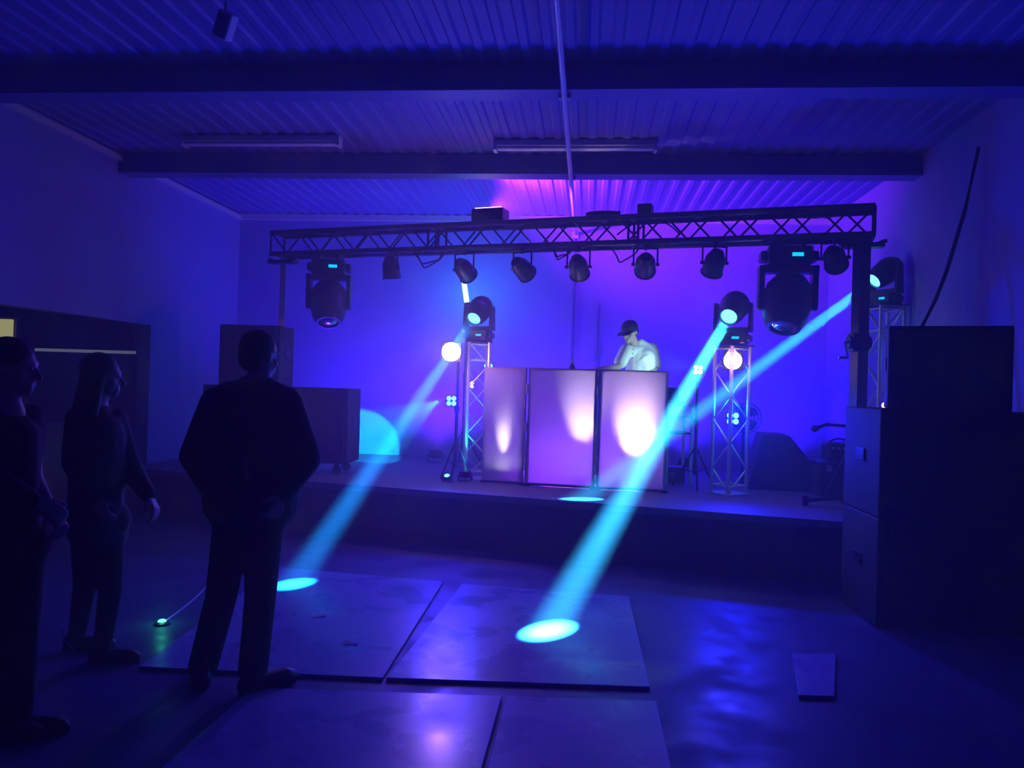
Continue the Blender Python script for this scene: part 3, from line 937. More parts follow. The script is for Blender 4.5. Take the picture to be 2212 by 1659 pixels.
# ------------------------------------------------------------------ loudspeakers
def cabinet(root, name, c, size, R, grilles, bevel=0.012, handles=True):
    "c is the middle of the bottom face; the front faces local -Y"
    c = Vector(c)
    w_, d_, h_ = size
    cb = build(MB().box(c + Vector((0, 0, h_ / 2)), size, R), name, 'cab', root, bevel=bevel)
    for (gx, gz, gw, gh) in grilles:
        g = build(MB().box(c + R @ Vector((gx * w_, -d_ / 2 - 0.008, gz * h_)), (gw * w_, 0.02, gh * h_), R), 'grille', 'grille', cb, bevel=0.006)
        for sx in (-1, 1):
            for sz in (-1, 1):
                build(MB().tube(c + R @ Vector((gx * w_ + sx * gw * w_ * 0.47, -d_ / 2 - 0.016, gz * h_ + sz * gh * h_ * 0.46)), c + R @ Vector((gx * w_ + sx * gw * w_ * 0.47, -d_ / 2 - 0.022, gz * h_ + sz * gh * h_ * 0.46)), 0.007, n=8), 'screw', 'chrome', g)
    if handles:
        for sx in (-1, 1):
            build(MB().box(c + R @ Vector((sx * (w_ / 2 + 0.004), 0, h_ * 0.55)), (0.012, 0.16, 0.09), R), 'side_handle', 'plastic', cb, bevel=0.004)
    return cb
# subwoofer and top on the stage
Ys = 8.6
xa, xb = at(434, 920, Ys).x, at(756, 920, Ys).x
zb = SZ + 0.12
hs = at(700, 838, Ys).z - zb
Rsub = Matrix.Rotation(RAD(-3), 3, 'Z')
cs_ = Vector(((xa + xb) / 2, Ys + 0.28, SZ))
t = thing('subwoofer', 'wide black double subwoofer on the stage behind the man in the jacket', 'speaker', cs_)
cabinet(t, 'cabinet', cs_ + Vector((0, 0, 0.12)), (xb - xa, 0.54, hs), Rsub, ((-0.25, 0.5, 0.45, 0.88), (0.25, 0.5, 0.45, 0.88)))
for sx in (-1, 1):
    for sy in (-1, 1):
        p = cs_ + Rsub @ Vector((sx * (xb - xa) * 0.42, sy * 0.2, 0.05))
        build(MB().lathe([(-0.018, 0.05), (0.018, 0.05)], p, Vector((0, 1, 0)), 16).box(p + Vector((0, 0, 0.055)), (0.05, 0.05, 0.03)), 'caster', 'black', t)
xa2, xb2 = at(471, 760, Ys).x, at(606, 760, Ys).x
ht = at(540, 701, Ys).z - zb - hs
ct = Vector(((xa2 + xb2) / 2, Ys + 0.27, zb + hs))
t = thing('top_speaker', 'square black loudspeaker standing on the wide subwoofer', 'speaker', ct)
cabinet(t, 'cabinet', ct, (xb2 - xa2, 0.46, ht), Rsub, ((0, 0.5, 0.9, 0.9),))
# big stack beside the right wall
Yr = 5.25
Rr = Matrix.Rotation(RAD(-5), 3, 'Z')
zt = at(2050, 887, Yr).z
xa, xb = at(1918, 1000, Yr).x, wallx(UR, Yr) - 0.03
cw = Vector(((xa + xb) / 2, Yr + 0.36, 0))
for k in range(2):
    c = cw + Vector((0, 0, k * zt / 2))
    t = thing('subwoofer', ('huge black subwoofer on the floor under its twin beside the right wall', 'huge black subwoofer stacked on its twin under the big speaker')[k], 'speaker', c, None)
    cabinet(t, 'cabinet', c, (xb - xa, 0.72, zt / 2 - 0.001), Rr, ((0, 0.5, 0.92, 0.86),))
xa, xb = at(1957, 800, Yr).x, at(2199, 800, Yr).x
ht = at(2075, 702, Yr).z - zt
c = Vector(((xa + xb) / 2 + 0.05, Yr + 0.30, zt))
t = thing('top_speaker', 'big black loudspeaker on top of the subwoofer stack by the wall', 'speaker', c)
cabinet(t, 'cabinet', c, (xb - xa, 0.5, ht), Matrix.Rotation(RAD(-23), 3, 'Z'), ((0, 0.5, 0.9, 0.92),))
# cable from the ceiling down to that speaker
e0 = at(2045, 585, 6.5)
e1 = at(1992, 705, 6.5)
p0 = Vector((wallx(UR, 6.5) - 0.04, 6.5, HC - 0.3))
pts = [p0, p0.lerp(e0, 0.5) + Vector((0.02, 0, 0)), e0, e0.lerp(e1, 0.5) + Vector((0.012, 0, 0)), e1, Vector((e1.x - 0.06, 6.42, 1.4)), Vector((e1.x - 0.08, 6.4, 0.55))]
tag(build(MB().path(pts, 0.016), 'power_cable', 'cable', origin=p0), 'thick dark cable hanging down by the right wall behind the big speaker', 'cable')

# ------------------------------------------------------------------ gear on the right of the stage
def wedge(label, c, R, s=1.0):
    c = Vector(c)
    t = thing('floor_monitor', label, 'speaker', c)
    w_ = 0.55 * s
    prof = [(-0.22, 0), (0.24, 0), (0.24, 0.18), (0.06, 0.40), (-0.12, 0.40)]
    poly = [c + R @ Vector((a * s, -w_ / 2, b * s)) for a, b in prof]
    cb = build(MB().prism(poly, R @ Vector((0, w_, 0))), 'cabinet', 'cab', t, bevel=0.01)
    a_, b_ = Vector((0.24, 0, 0.18)) * s, Vector((0.06, 0, 0.40)) * s
    nn = Vector((0.22, 0, 0.18)).normalized()
    mid = (a_ + b_) / 2 + nn * 0.008
    RG = R @ Matrix(((b_ - a_).normalized(), Vector((0, 1, 0)), nn)).transposed()
    build(MB().box(c + R @ mid, ((b_ - a_).length * 0.92, w_ * 0.92, 0.016), RG), 'grille', 'grille', cb)
    for k in (-1, 1):
        build(MB().box(c + R @ Vector((0.0, k * (w_ / 2 + 0.004), 0.2 * s)), (0.14, 0.01, 0.06), R), 'side_handle', 'plastic', cb)
    for (dx, dy) in ((0.03, -0.12), (0.06, -0.05), (-0.03, 0.02)):
        build(MB().tube(c + R @ Vector((dx - 0.05, dy, 0.40 * s)), c + R @ Vector((dx - 0.05, dy, 0.40 * s + 0.012)), 0.014, n=8), 'corner_bolt', 'chrome', cb)
    return t
pw_ = atz(1668, 1050, SZ)
wedge('dark wedge floor monitor with sloping front beside the lattice totem', Vector((at(1672, 1040, 8.75).x, 8.75, SZ)), Matrix.Rotation(RAD(-12), 3, 'Z'), 1.45)
pc = Vector((at(1808, 1040, 8.0).x, 8.0, SZ))
t = thing('flight_case', 'low black flight case on the stage beside the lift stand', 'case', pc)
Rf = Matrix.Rotation(RAD(-10), 3, 'Z')
build(MB().box(pc + Vector((0, 0, 0.17)), (0.42, 0.4, 0.30), Rf), 'body', 'cab', t, bevel=0.01)
build(MB().box(pc + Vector((0, 0, 0.335)), (0.43, 0.41, 0.04), Rf), 'lid', 'plastic', t, bevel=0.006)
for k in (-1, 1):
    build(MB().box(pc + Rf @ Vector((k * 0.12, -0.207, 0.30)), (0.05, 0.012, 0.06), Rf), 'latch', 'alu', t)
    for j in (-1, 1):
        build(MB().lathe([(-0.01, 0.012), (0.01, 0.012)], pc + Rf @ Vector((k * 0.16, j * 0.15, 0.012)), Vector((1, 0, 0)), 10), 'caster', 'black', t)
pm = pc + Vector((0.02, 0.02, 0.357))
t = thing('amplifier', 'rounded dark amplifier with handle on the flight case', 'amplifier', pm)
build(MB().box(pm + Vector((0, 0, 0.10)), (0.30, 0.26, 0.19), Rf), 'body', 'plastic', t, bevel=0.03)
build(MB().path([pm + Rf @ Vector((-0.1 + 0.2 * i / 6, 0, 0.195 + 0.035 * math.sin(math.pi * i / 6))) for i in range(7)], 0.010), 'handle', 'black', t)
for i in range(4):
    build(MB().tube(pm + Rf @ Vector((-0.08 + 0.05 * i, -0.128, 0.14)), pm + Rf @ Vector((-0.08 + 0.05 * i, -0.145, 0.14)), 0.012, n=8), 'knob', 'alu', t)
# microphone on a boom
mf = Vector((at(1842, 1050, 7.7).x, 7.7, SZ))
m0 = at(1842, 921, 7.7)
m1 = at(1785, 917, 7.6)
m2 = at(1760, 926, 7.58)
t = thing('microphone_stand', 'black boom stand with a microphone reaching out past the lift stand', 'mic stand', mf)
build(MB().lathe([(0, 0.12), (0.015, 0.12), (0.025, 0.03)], mf, EZ, 20), 'base', 'black', t, smooth=True)
build(MB().tube(mf + Vector((0, 0, 0.02)), Vector((mf.x, mf.y, m0.z)), 0.012), 'pole', 'black', t)
build(MB().tube(m0 + (m0 - m1).normalized() * 0.12, m1, 0.016), 'boom', 'black', t)
mm = build(MB().lathe([(-0.11, 0.012), (0.0, 0.018), (0.02, 0.024)], m1 + (m2 - m1) * 0.6, m2 - m1, 12), 'microphone', 'black', t, smooth=True)
build(MB().ell(m2, (0.034, 0.034, 0.034)), 'mesh_ball', 'grille', mm, smooth=True)
# round fan behind the totem
fc = at(1612, 903, 8.75)
t = thing('pedestal_fan', 'round dark fan on a pole behind the lattice totem', 'fan', Vector((fc.x, fc.y, SZ)))
build(MB().lathe([(0, 0.14), (0.02, 0.14), (0.035, 0.03)], (fc.x, fc.y + 0.1, SZ), EZ, 20), 'base', 'black', t, smooth=True)
build(MB().tube((fc.x, fc.y + 0.1, SZ + 0.03), (fc.x, fc.y + 0.1, fc.z), 0.016), 'pole', 'black', t)
build(MB().lathe([(0, 0.05), (0.1, 0.045), (0.13, 0.02)], fc + Vector((0, 0.02, 0)), Vector((0, 1, 0)), 14), 'motor', 'black', t, smooth=True)
for r_ in (0.165, 0.12, 0.075):
    build(MB().path([fc + Vector((r_ * math.cos(a), -0.05 if r_ < 0.16 else -0.02, r_ * math.sin(a))) for a in [i * math.pi / 12 for i in range(25)]], 0.006), 'guard_ring', 'black', t)
for k in range(4):
    a = k * math.pi / 2 + 0.3
    d1 = Vector((math.cos(a), 0, math.sin(a)))
    d2 = Vector((math.cos(a + 1.0), 0, math.sin(a + 1.0)))
    build(MB().prism([fc + d1 * 0.03, fc + d1 * 0.15, fc + (d1 + d2).normalized() * 0.155 + Vector((0, 0.02, 0)), fc + d2 * 0.13 + Vector((0, 0.03, 0)), fc + d2 * 0.03 + Vector((0, 0.02, 0))], (0, 0.006, 0)), 'blade', 'plastic', t)
# aluminium side table beside the booth
sa = Vector((at(1436, 1000, 8.7).x + 0.02, 8.7, SZ))
sw = at(1492, 1000, 8.7).x - sa.x
zt1 = at(1460, 875, 8.7).z
zt2 = at(1460, 901, 8.7).z
t = thing('side_table', 'silver framed side table squeezed between booth and totem', 'table', sa + Vector((sw / 2, 0.2, 0)))
for ix in (0, 1):
    for iy in (0, 1):
        p = sa + Vector((ix * sw, iy * 0.4, 0))
        build(MB().box(p + Vector((0, 0, (zt1 - SZ) / 2)), (0.03, 0.03, zt1 - SZ)), 'leg', 'alu', t)
build(MB().box(sa + Vector((sw / 2, 0.2, zt1 - SZ)), (sw + 0.06, 0.46, 0.035)), 'table_top', 'trimw', t, bevel=0.004)
build(MB().box(sa + Vector((sw / 2, 0, zt2 - SZ)), (sw, 0.025, 0.025)), 'rail', 'trimw', t)
build(MB().box(sa + Vector((sw / 2, 0.2, zt2 - SZ - 0.18)), (sw, 0.4, 0.02)), 'shelf', 'table', t)
lp = sa + Vector((sw / 2, 0.2, zt1 - SZ + 0.018))
t = thing('laptop', 'dark closed laptop stack on the silver side table', 'laptop', lp)
build(MB().box(lp + Vector((-0.03, 0, 0.012)), (0.24, 0.22, 0.024)), 'base', 'plastic', t, bevel=0.004)
build(MB().box(lp + Vector((-0.06, 0.1, 0.10)), (0.2, 0.012, 0.16), Matrix.Rotation(-0.25, 3, 'X')), 'screen', 'plastic', t, bevel=0.004)
# low flight case behind the totem
pc2 = Vector((sa.x + sw / 2, 8.93, SZ))
t = thing('flight_case', 'small low case on the stage under the silver side table', 'case', pc2)
build(MB().box(pc2 + Vector((0, 0, 0.075)), (0.20, 0.22, 0.15)), 'body', 'cab', t, bevel=0.008)
build(MB().box(pc2 + Vector((0, 0, 0.16)), (0.205, 0.225, 0.02)), 'lid', 'plastic', t, bevel=0.004)
build(MB().box(pc2 + Vector((-0.05, -0.113, 0.10)), (0.06, 0.01, 0.025)), 'latch', 'chrome', t)

# ------------------------------------------------------------------ dance floor boards
def board(label, poly, th=0.018):
    o = Vector((sum(p[0] for p in poly) / 4, sum(p[1] for p in poly) / 4, 0))
    return tag(build(MB().prism([Vector((p[0], p[1], 0.001)) for p in poly], (0, 0, th)), 'floor_board', 'board', origin=o, bevel=0.003), label, 'floor board', 'glossy boards laid on the hall floor')
def bp(px, py):
    return atz(px, py, 0.018)
fa, fb, fc_, fd = bp(600, 1225), bp(958, 1256), bp(998, 1261), bp(1358, 1288)
n0, n1, n2, n3 = bp(300, 1440), bp(826, 1464), bp(834, 1464), bp(1404, 1484)
board('wide glossy board on the floor running up towards the stage, under the blue beam', (n0, n1, fb, fa))
board('glossy board on the floor carrying the brightest cyan light spot', (n2, n3, fd, fc_))
m0_, m1_, m2_, m3_ = bp(545, 1485), bp(1084, 1503), bp(1094, 1503), bp(1418, 1514)
def ext(p, k):
    return p - EY * k
board('glossy board across the dark gap from the wide board', (ext(m0_, 2.4), ext(m1_, 2.4), m1_, m0_))
board('glossy board across the dark gap from the board with the cyan spot', (ext(m2_, 2.4), ext(m3_, 2.4), m3_, m2_))
q = [bp(1712, 1412), bp(1806, 1412), bp(1803, 1504), bp(1725, 1502)]
board('short pale board lying on the floor in front of the subwoofers', (q[3], q[2], q[1], q[0]))
for (px, py, lab, rz) in ((690, 1332, 'crumpled paper scrap on the wide floor board beside the light spot', 0.3), (757, 1391, 'flat paper scrap on the wide floor board', 0.1)):
    p = bp(px, py)
    p.z = 0.019
    P = []
    for i in range(5):
        for j in range(3):
            P.append(p + Matrix.Rotation(rz, 3, 'Z') @ Vector(((i - 2) * 0.022, (j - 1) * 0.02, 0.012 * random.random() + 0.002)))
    F_ = [(i * 3 + j, i * 3 + 3 + j, i * 3 + 4 + j, i * 3 + 1 + j) for i in range(4) for j in range(2)]
    tag(build(MB().add(P, F_), 'paper_scrap', 'paper', origin=p), lab, 'paper')

# pale tube and green dome stand in for a laser line and its spot
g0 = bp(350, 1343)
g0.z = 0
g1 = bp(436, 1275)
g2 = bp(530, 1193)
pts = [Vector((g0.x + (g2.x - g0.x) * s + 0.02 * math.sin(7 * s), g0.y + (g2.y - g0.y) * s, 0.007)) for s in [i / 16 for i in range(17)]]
tag(build(MB().path(pts, 0.006), 'laser_line', 'sole', origin=g0), 'thin pale tube drawn as a laser line across the floor behind the standing man', 'cable')
t = thing('laser_spot_puck', 'small green glowing dome added as the laser spot on the floor between the standing people', 'light', g0)
build(MB().lathe([(0, 0.045), (0.012, 0.045), (0.02, 0.03)], g0 + Vector((0, 0, 0.0)), EZ, 16), 'body', 'black', t, smooth=True)
build(MB().ell(g0 + Vector((0, 0, 0.022)), (0.026, 0.026, 0.012)), 'dome', 'e_green', t, smooth=True)
lamp('green_lamp', 'POINT', g0 + Vector((0, 0, 0.07)), None, 0.35, (0.05, 1.0, 0.55), t, radius=0.02)

# ------------------------------------------------------------------ bar behind the opening
bu = UL - 1.7
cb = R3(UL - 1.4, OP1 - 1.4, 0)
t = thing('bar_counter', 'dark bar counter in the side room', 'counter', cb)
build(MB().box(cb + Vector((0, 0, 0.52)), (2.6, 0.5, 1.04), RR), 'body', 'wood', t)
build(MB().box(cb + Vector((0, 0, 1.06)), (2.7, 0.6, 0.05), RR), 'counter_top', 'table', t, bevel=0.01)
sy = 9.0
s0, s1 = at(76, 757, sy), at(293, 760, sy)
sl = (s0 + s1) / 2
t = thing('wall_shelf', 'long shelf in the side room with a dim light strip', 'shelf', sl)
Rs = Matrix.Rotation(math.atan2((s1 - s0).y, (s1 - s0).x), 3, 'Z')
build(MB().box(sl + Vector((0, 0.08, 0.03)), ((s1 - s0).length, 0.2, 0.02), Rs), 'board', 'wood', t)
build(MB().box(sl, ((s1 - s0).length, 0.02, 0.034), Rs), 'light_strip', 'e_strip', t)
for k in (-1, 1):
    build(MB().tube(sl + Vector((k * 0.5, 0.1, 0.03)), sl + Vector((k * 0.5, 0.1, 2.6 - sl.z)), 0.01), 'hanger', 'black', t)
yq = 7.9
y0, y1 = at(-60, 690, yq), at(27, 690, yq)
y2 = at(27, 741, yq)
cyel = Vector(((y0.x + y1.x) / 2, yq, (y1.z + y2.z) / 2))
t = thing('lit_sign', 'glowing pale yellow panel in the side room', 'sign', cyel)
build(MB().box(cyel, (y1.x - y0.x, 0.05, y1.z - y2.z)), 'face', 'e_yellow', t)
build(MB().box(cyel + Vector((0, 0.05, 0)), (y1.x - y0.x + 0.06, 0.06, y1.z - y2.z + 0.05)), 'housing', 'black', t)
build(MB().tube(cyel + Vector((0, 0.05, 0)), (cyel.x, cyel.y + 0.05, 2.6), 0.012), 'drop_rod', 'black', t)
lamp('sign_lamp', 'POINT', cyel + Vector((0.1, -0.3, 0)), None, 0.5, (1.0, 0.85, 0.3), t, radius=0.1)

# ------------------------------------------------------------------ people
def hem(mb, z):
    for v in mb.v:
        v.z = max(v.z, z)
    return mb
def blob(mb, name, m, parent, voxel=0.009, smooth=6, factor=0.5):
    "fuse overlapping solids into one continuous surface"
    me = mb.mesh(name + '_raw', wloc(parent))
    o = bpy.data.objects.new(name + '_raw', me)
    COL.objects.link(o)
    r = o.modifiers.new('r', 'REMESH')
    r.mode = 'VOXEL'
    r.voxel_size = voxel
    s = o.modifiers.new('s', 'SMOOTH')
    s.factor = factor
    s.iterations = smooth
    dg = bpy.context.evaluated_depsgraph_get()
    dg.update()
    me2 = bpy.data.meshes.new_from_object(o.evaluated_get(dg))
    bpy.data.objects.remove(o)
    bpy.data.meshes.remove(me)
    me2.name = name
    me2.materials.clear()
    me2.materials.append(M[m])
    me2.polygons.foreach_set('use_smooth', [True] * len(me2.polygons))
    ob = bpy.data.objects.new(name, me2)
    COL.objects.link(ob)
    ob.parent = parent
    return ob

def hand(mb, wrist, d, nrm, curl=0.5, side=1, s=1.0):
    "palm plus five fingers; d points along the fingers, nrm out of the palm, side: thumb side"
    d = Vector(d).normalized()
    nrm = (Vector(nrm) - d * Vector(nrm).dot(d)).normalized()
    x = d.cross(nrm).normalized() * side
    wrist = Vector(wrist)
    for k, (off, ln) in enumerate(((0.030, 0.070), (0.010, 0.078), (-0.010, 0.072), (-0.028, 0.056))):
        base = wrist + x * off * 0.6 * s
        kn = wrist + (d * 0.088 + x * off * 1.05) * s
        mb.cap(base, kn, 0.016 * s, 0.0125 * s, 8)
        p = kn
        a = 0.25 * curl
        for (fr, r0, r1) in ((0.45, 0.0105, 0.0095), (0.32, 0.0095, 0.0085), (0.25, 0.0085, 0.0075)):
            a += curl * 0.55
            q = p + (d * math.cos(a) + nrm * math.sin(a)) * ln * fr * s
            mb.cap(p, q, r0 * s, r1 * s, 8)
            p = q
    p = wrist + (d * 0.025 + x * 0.026) * s
    q = p + (d * 0.6 + x * 0.62 + nrm * 0.35).normalized() * 0.045 * s
    mb.cap(p, q, 0.015 * s, 0.012 * s, 8)
    mb.cap(q, q + (d * 0.85 + x * 0.15 + nrm * 0.45).normalized() * 0.042 * s, 0.0115 * s, 0.009 * s, 8)

def head_prims(mb, c, R, s=1.0):
    "head with face; local -Y is forward, Z up"
    L = lambda x, y, z: c + R @ Vector((x, y, z)) * s
    mb.ell(c + R @ Vector((0, 0.012, 0.025)) * s, (0.077 * s, 0.098 * s, 0.09 * s), R)
    mb.ell(L(0, -0.025, -0.035), (0.060 * s, 0.066 * s, 0.078 * s), R)
    mb.ell(L(0, -0.070, -0.095), (0.026 * s, 0.022 * s, 0.020 * s), R)       # chin
    mb.cap(L(0, -0.086, 0.006), L(0, -0.112, -0.033), 0.010 * s, 0.015 * s, 8)  # nose
    mb.cap(L(-0.022, -0.086, -0.062), L(0.022, -0.086, -0.062), 0.009 * s, 0.009 * s, 8)
    mb.cap(L(-0.020, -0.085, -0.073), L(0.020, -0.085, -0.073), 0.009 * s, 0.009 * s, 8)
    for k in (-1, 1):
        mb.cap(L(k * 0.015, -0.084, 0.024), L(k * 0.048, -0.070, 0.022), 0.012 * s, 0.011 * s, 8)   # brow
        mb.ell(L(k * 0.078, 0.012, -0.012), (0.010 * s, 0.020 * s, 0.031 * s), R)                # ear
        mb.ell(L(k * 0.042, -0.055, -0.03), (0.024 * s, 0.022 * s, 0.024 * s), R)                # cheek
def eyes(parent, c, R, s=1.0):
    for k in (-1, 1):
        build(MB().ell(c + R @ Vector((k * 0.031, -0.081, 0.004)) * s, (0.012 * s, 0.011 * s, 0.010 * s), R, 10, 8), 'eye', 'eye', parent, smooth=True)
def face_rot(yaw, pitch=0.0, roll=0.0):
    "yaw 0 faces the camera (-Y); positive turns to picture right"
    return Matrix.Rotation(yaw, 3, 'Z') @ Matrix.Rotation(pitch, 3, 'X') @ Matrix.Rotation(roll, 3, 'Y')
def shoe(parent, heel, toe_dir, L=0.27, w_=0.048, m='shoe'):
    heel = Vector(heel)
    d = Vector((toe_dir[0], toe_dir[1], 0)).normalized()
    mb = MB()
    z = Vector((0, 0, 1))
    mb.cap(heel + z * 0.042, heel + d * L * 0.72 + z * 0.036, w_ * 0.86, w_ * 0.92)
    mb.cap(heel + d * L * 0.5 + z * 0.034, heel + d * L * 0.84 + z * 0.03, w_ * 0.9, w_ * 0.75)
    mb.cap(heel + z * 0.05, heel + d * 0.03 + z * 0.10, w_ * 0.85, w_ * 0.8)
    for v in mb.v:
        v.z = max(v.z, 0.012)
    sh = blob(mb, 'shoe', m, parent, 0.011, 4)
    so = MB()
    pts = []
    x = Vector((-d.y, d.x, 0))
    for k in range(24):
        a = 2 * math.pi * k / 24
        pts.append(heel + d * (L * 0.40 + L * 0.54 * math.cos(a)) + x * (w_ * 0.95 * math.sin(a)) + Vector((0, 0, 0.001)))
    build(so.prism(pts, (0, 0, 0.018)), 'sole', 'shoe', sh)
    return sh

# ---- man in the jacket, back to the camera
DM = 3.92
def pm_(px, py, dy=0.0):
    return at(px, py, DM + dy)
foot_c = (atz(440, 1475, 0) + atz(550, 1490, 0)) / 2
man = thing('person', 'person in a dark jacket standing with back turned, one hand at the hip', 'person', (foot_c.x, foot_c.y, 0))
hc = pm_(562, 768, 0.02)
HR = face_rot(RAD(152), RAD(4))
sL, sR_ = pm_(470, 872), pm_(618, 872, 0.02)
eL, eR = pm_(420, 985, -0.04), pm_(662, 990, -0.03)
wL, wR = pm_(468, 1078, 0.10), pm_(612, 1068, -0.08)
hL, hR = pm_(505, 1110), pm_(572, 1112)
kL, kR = pm_(478, 1290, -0.02), pm_(562, 1295, -0.02)
fL, fR = atz(437, 1480, 0), atz(545, 1490, 0)
aL, aR = fL + Vector((0, 0, 0.09)), fR + Vector((0, 0, 0.09))
nk = pm_(556, 835)
mb = MB()
head_prims(mb, hc, HR, 1.0)
mb.cap(nk + Vector((0, 0, -0.03)), hc + Vector((0, 0, -0.07)), 0.062, 0.056)
ch = pm_(545, 905, 0.01)
wa = pm_(540, 1040, 0.01)
mb.cap(sL, sR_, 0.062)
mb.cap(ch + Vector((-0.07, 0, 0)), wa + Vector((-0.05, 0, 0)), 0.115, 0.10)
mb.cap(ch + Vector((0.07, 0, 0)), wa + Vector((0.05, 0, 0)), 0.115, 0.10)
mb.cap(nk + Vector((0, 0, -0.06)), ch, 0.07, 0.12)
mb.cap(hL, hR, 0.105)
for (a, b, c, d) in ((sL, eL, wL, -1), (sR_, eR, wR, 1)):
    mb.cap(a, b, 0.052, 0.042)
    mb.cap(b, c, 0.042, 0.028)
for (a, b, c) in ((hL, kL, aL), (hR, kR, aR)):
    mb.cap(a, b, 0.085, 0.055)
    mb.cap(b, c, 0.055, 0.036)
hand(mb, wR, (pm_(598, 1100, -0.12) - wR), Vector((-0.7, 0.5, 0)), 0.9, -1)
hand(mb, wL, (pm_(492, 1108, 0.12) - wL), Vector((0.6, -0.3, 0)), 0.7, 1)
body = blob(mb, 'body', 'skin', man, 0.0085, 4)
eyes(man, hc, HR)
mb = MB()
for k in (-1, 1):
    mb.cap(ch + Vector((k * 0.095, 0, 0.05)), pm_(541 + k * 4, 1085) + Vector((k * 0.105, 0, 0)), 0.14, 0.125)
mb.cap(pm_(480, 880), pm_(608, 880, 0.02), 0.082)
mb.cap(pm_(540, 848), ch, 0.09, 0.14)
mb.cap(pm_(510, 1090), pm_(570, 1092), 0.145, 0.145)
for (a, b, c) in ((sL, eL, wL), (sR_, eR, wR)):
    mb.cap(a, b, 0.088, 0.074)
    mb.cap(b, b.lerp(c, 0.9), 0.074, 0.055)
mb.cap(nk + Vector((-0.03, 0, -0.02)), nk + Vector((0.03, 0, -0.02)), 0.078, 0.078)      # collar
jk = blob(mb, 'jacket', 'jacket', man, 0.013, 5)
for k in (0.3, 0.55, 0.8):
    pass
mb = MB()
mb.cap(hL, hR, 0.118)
for (a, b, c) in ((hL, kL, aL), (hR, kR, aR)):
    mb.cap(a, b, 0.098, 0.078)
    mb.cap(b, c, 0.078, 0.074)
blob(hem(mb, 0.055), 'trousers', 'jeans', man, 0.013, 4)
mb = MB()
L = lambda x, y, z: hc + HR @ Vector((x, y, z))
mb.ell(L(0, 0.022, 0.040), (0.084, 0.098, 0.088), HR)
mb.ell(L(0, 0.055, -0.015), (0.074, 0.062, 0.075), HR)
blob(mb, 'hair', 'hair', man, 0.010, 3)
shoe(man, fL + Vector((0.02, -0.06, 0)), (-0.45, 1), 0.29, 0.056)
shoe(man, fR + Vector((-0.01, -0.06, 0)), (0.75, 0.75), 0.29, 0.056)

# ---- person with long hair, side on
DW = 4.2
def pw(px, py, dy=0.0):
    return at(px, py, DW + dy)
f1, f2 = atz(165, 1405, 0), atz(220, 1432, 0)
fcn = (f1 + f2) / 2
wom = thing('person', 'person with long dark hair in a black coat, seen from the side', 'person', (fcn.x, fcn.y, 0))
hc = pw(222, 812)
HR = face_rot(RAD(112), RAD(4))
nk = pw(208, 875)
s1, s2 = pw(172, 905, -0.06), pw(246, 908, 0.08)
e1, e2 = pw(160, 1000, -0.10), pw(282, 1010, 0.10)
w1, w2 = pw(205, 1080, -0.12), pw(322, 1072, 0.05)
h1, h2 = pw(190, 1120), pw(232, 1122, 0.04)
k1, k2 = pw(185, 1262, 0.03), pw(240, 1268, 0.03)
a1, a2 = f1 + Vector((0, 0, 0.09)), f2 + Vector((0, 0, 0.09))
ch, wa = pw(210, 945), pw(208, 1040)
mb = MB()
head_prims(mb, hc, HR, 0.95)
mb.cap(nk, hc + Vector((0, 0, -0.06)), 0.050, 0.048)
mb.cap(s1, s2, 0.055)
mb.cap(nk, ch, 0.06, 0.115)
mb.cap(ch, wa, 0.125, 0.11)
mb.cap(h1, h2, 0.11)
mb.cap(wa, (h1 + h2) / 2, 0.11, 0.12)
for (a, b, c) in ((s1, e1, w1), (s2, e2, w2)):
    mb.cap(a, b, 0.045, 0.037)
    mb.cap(b, c, 0.037, 0.025)
for (a, b, c) in ((h1, k1, a1), (h2, k2, a2)):
    mb.cap(a, b, 0.08, 0.05)
    mb.cap(b, c, 0.05, 0.034)
hand(mb, w2, pw(340, 1105, 0.03) - w2, Vector((-0.6, 0, -0.4)), 0.7, -1, 0.92)
hand(mb, w1, pw(222, 1110, -0.13) - w1, Vector((0.3, 0.5, -0.4)), 0.7, 1, 0.92)
blob(mb, 'body', 'skin', wom, 0.0085, 4)
eyes(wom, hc, HR, 0.95)
mb = MB()
mb.cap(pw(180, 912, -0.04), pw(242, 914, 0.06), 0.072)
mb.cap(nk + Vector((0, 0, -0.04)), ch, 0.075, 0.14)
mb.cap(ch, wa, 0.145, 0.135)
mb.cap(wa, pw(207, 1120), 0.135, 0.14)
mb.cap(pw(198, 1125, -0.03), pw(220, 1150, 0.04), 0.14, 0.135)
for (a, b, c) in ((s1, e1, w1), (s2, e2, w2)):
    mb.cap(a, b, 0.072, 0.062)
    mb.cap(b, b.lerp(c, 0.93), 0.062, 0.045)
blob(mb, 'coat', 'coat', wom, 0.013, 5)
mb = MB()
mb.cap(h1, h2, 0.12)
for (a, b, c) in ((h1, k1, a1), (h2, k2, a2)):
    mb.cap(a, b, 0.092, 0.062)
    mb.cap(b, c, 0.062, 0.048)
blob(hem(mb, 0.075), 'trousers', 'jeans', wom, 0.013, 4)
mb = MB()
L = lambda x, y, z: hc + HR @ Vector((x, y, z))
mb.ell(L(0, 0.022, 0.038), (0.086, 0.098, 0.088), HR)
for k in (-1, 0, 1):
    mb.cap(L(k * 0.055, 0.05, 0.0), L(k * 0.07, 0.085, -0.25), 0.052, 0.045)
mb.cap(L(0.07, -0.0, 0.0), L(0.085, 0.02, -0.2), 0.025, 0.03)
mb.cap(L(-0.07, -0.0, 0.0), L(-0.085, 0.02, -0.2), 0.025, 0.03)
blob(mb, 'hair', 'hair', wom, 0.011, 3)
sh = shoe(wom, f1 + Vector((-0.04, 0, 0)), (1, 0.25), 0.25, 0.042)
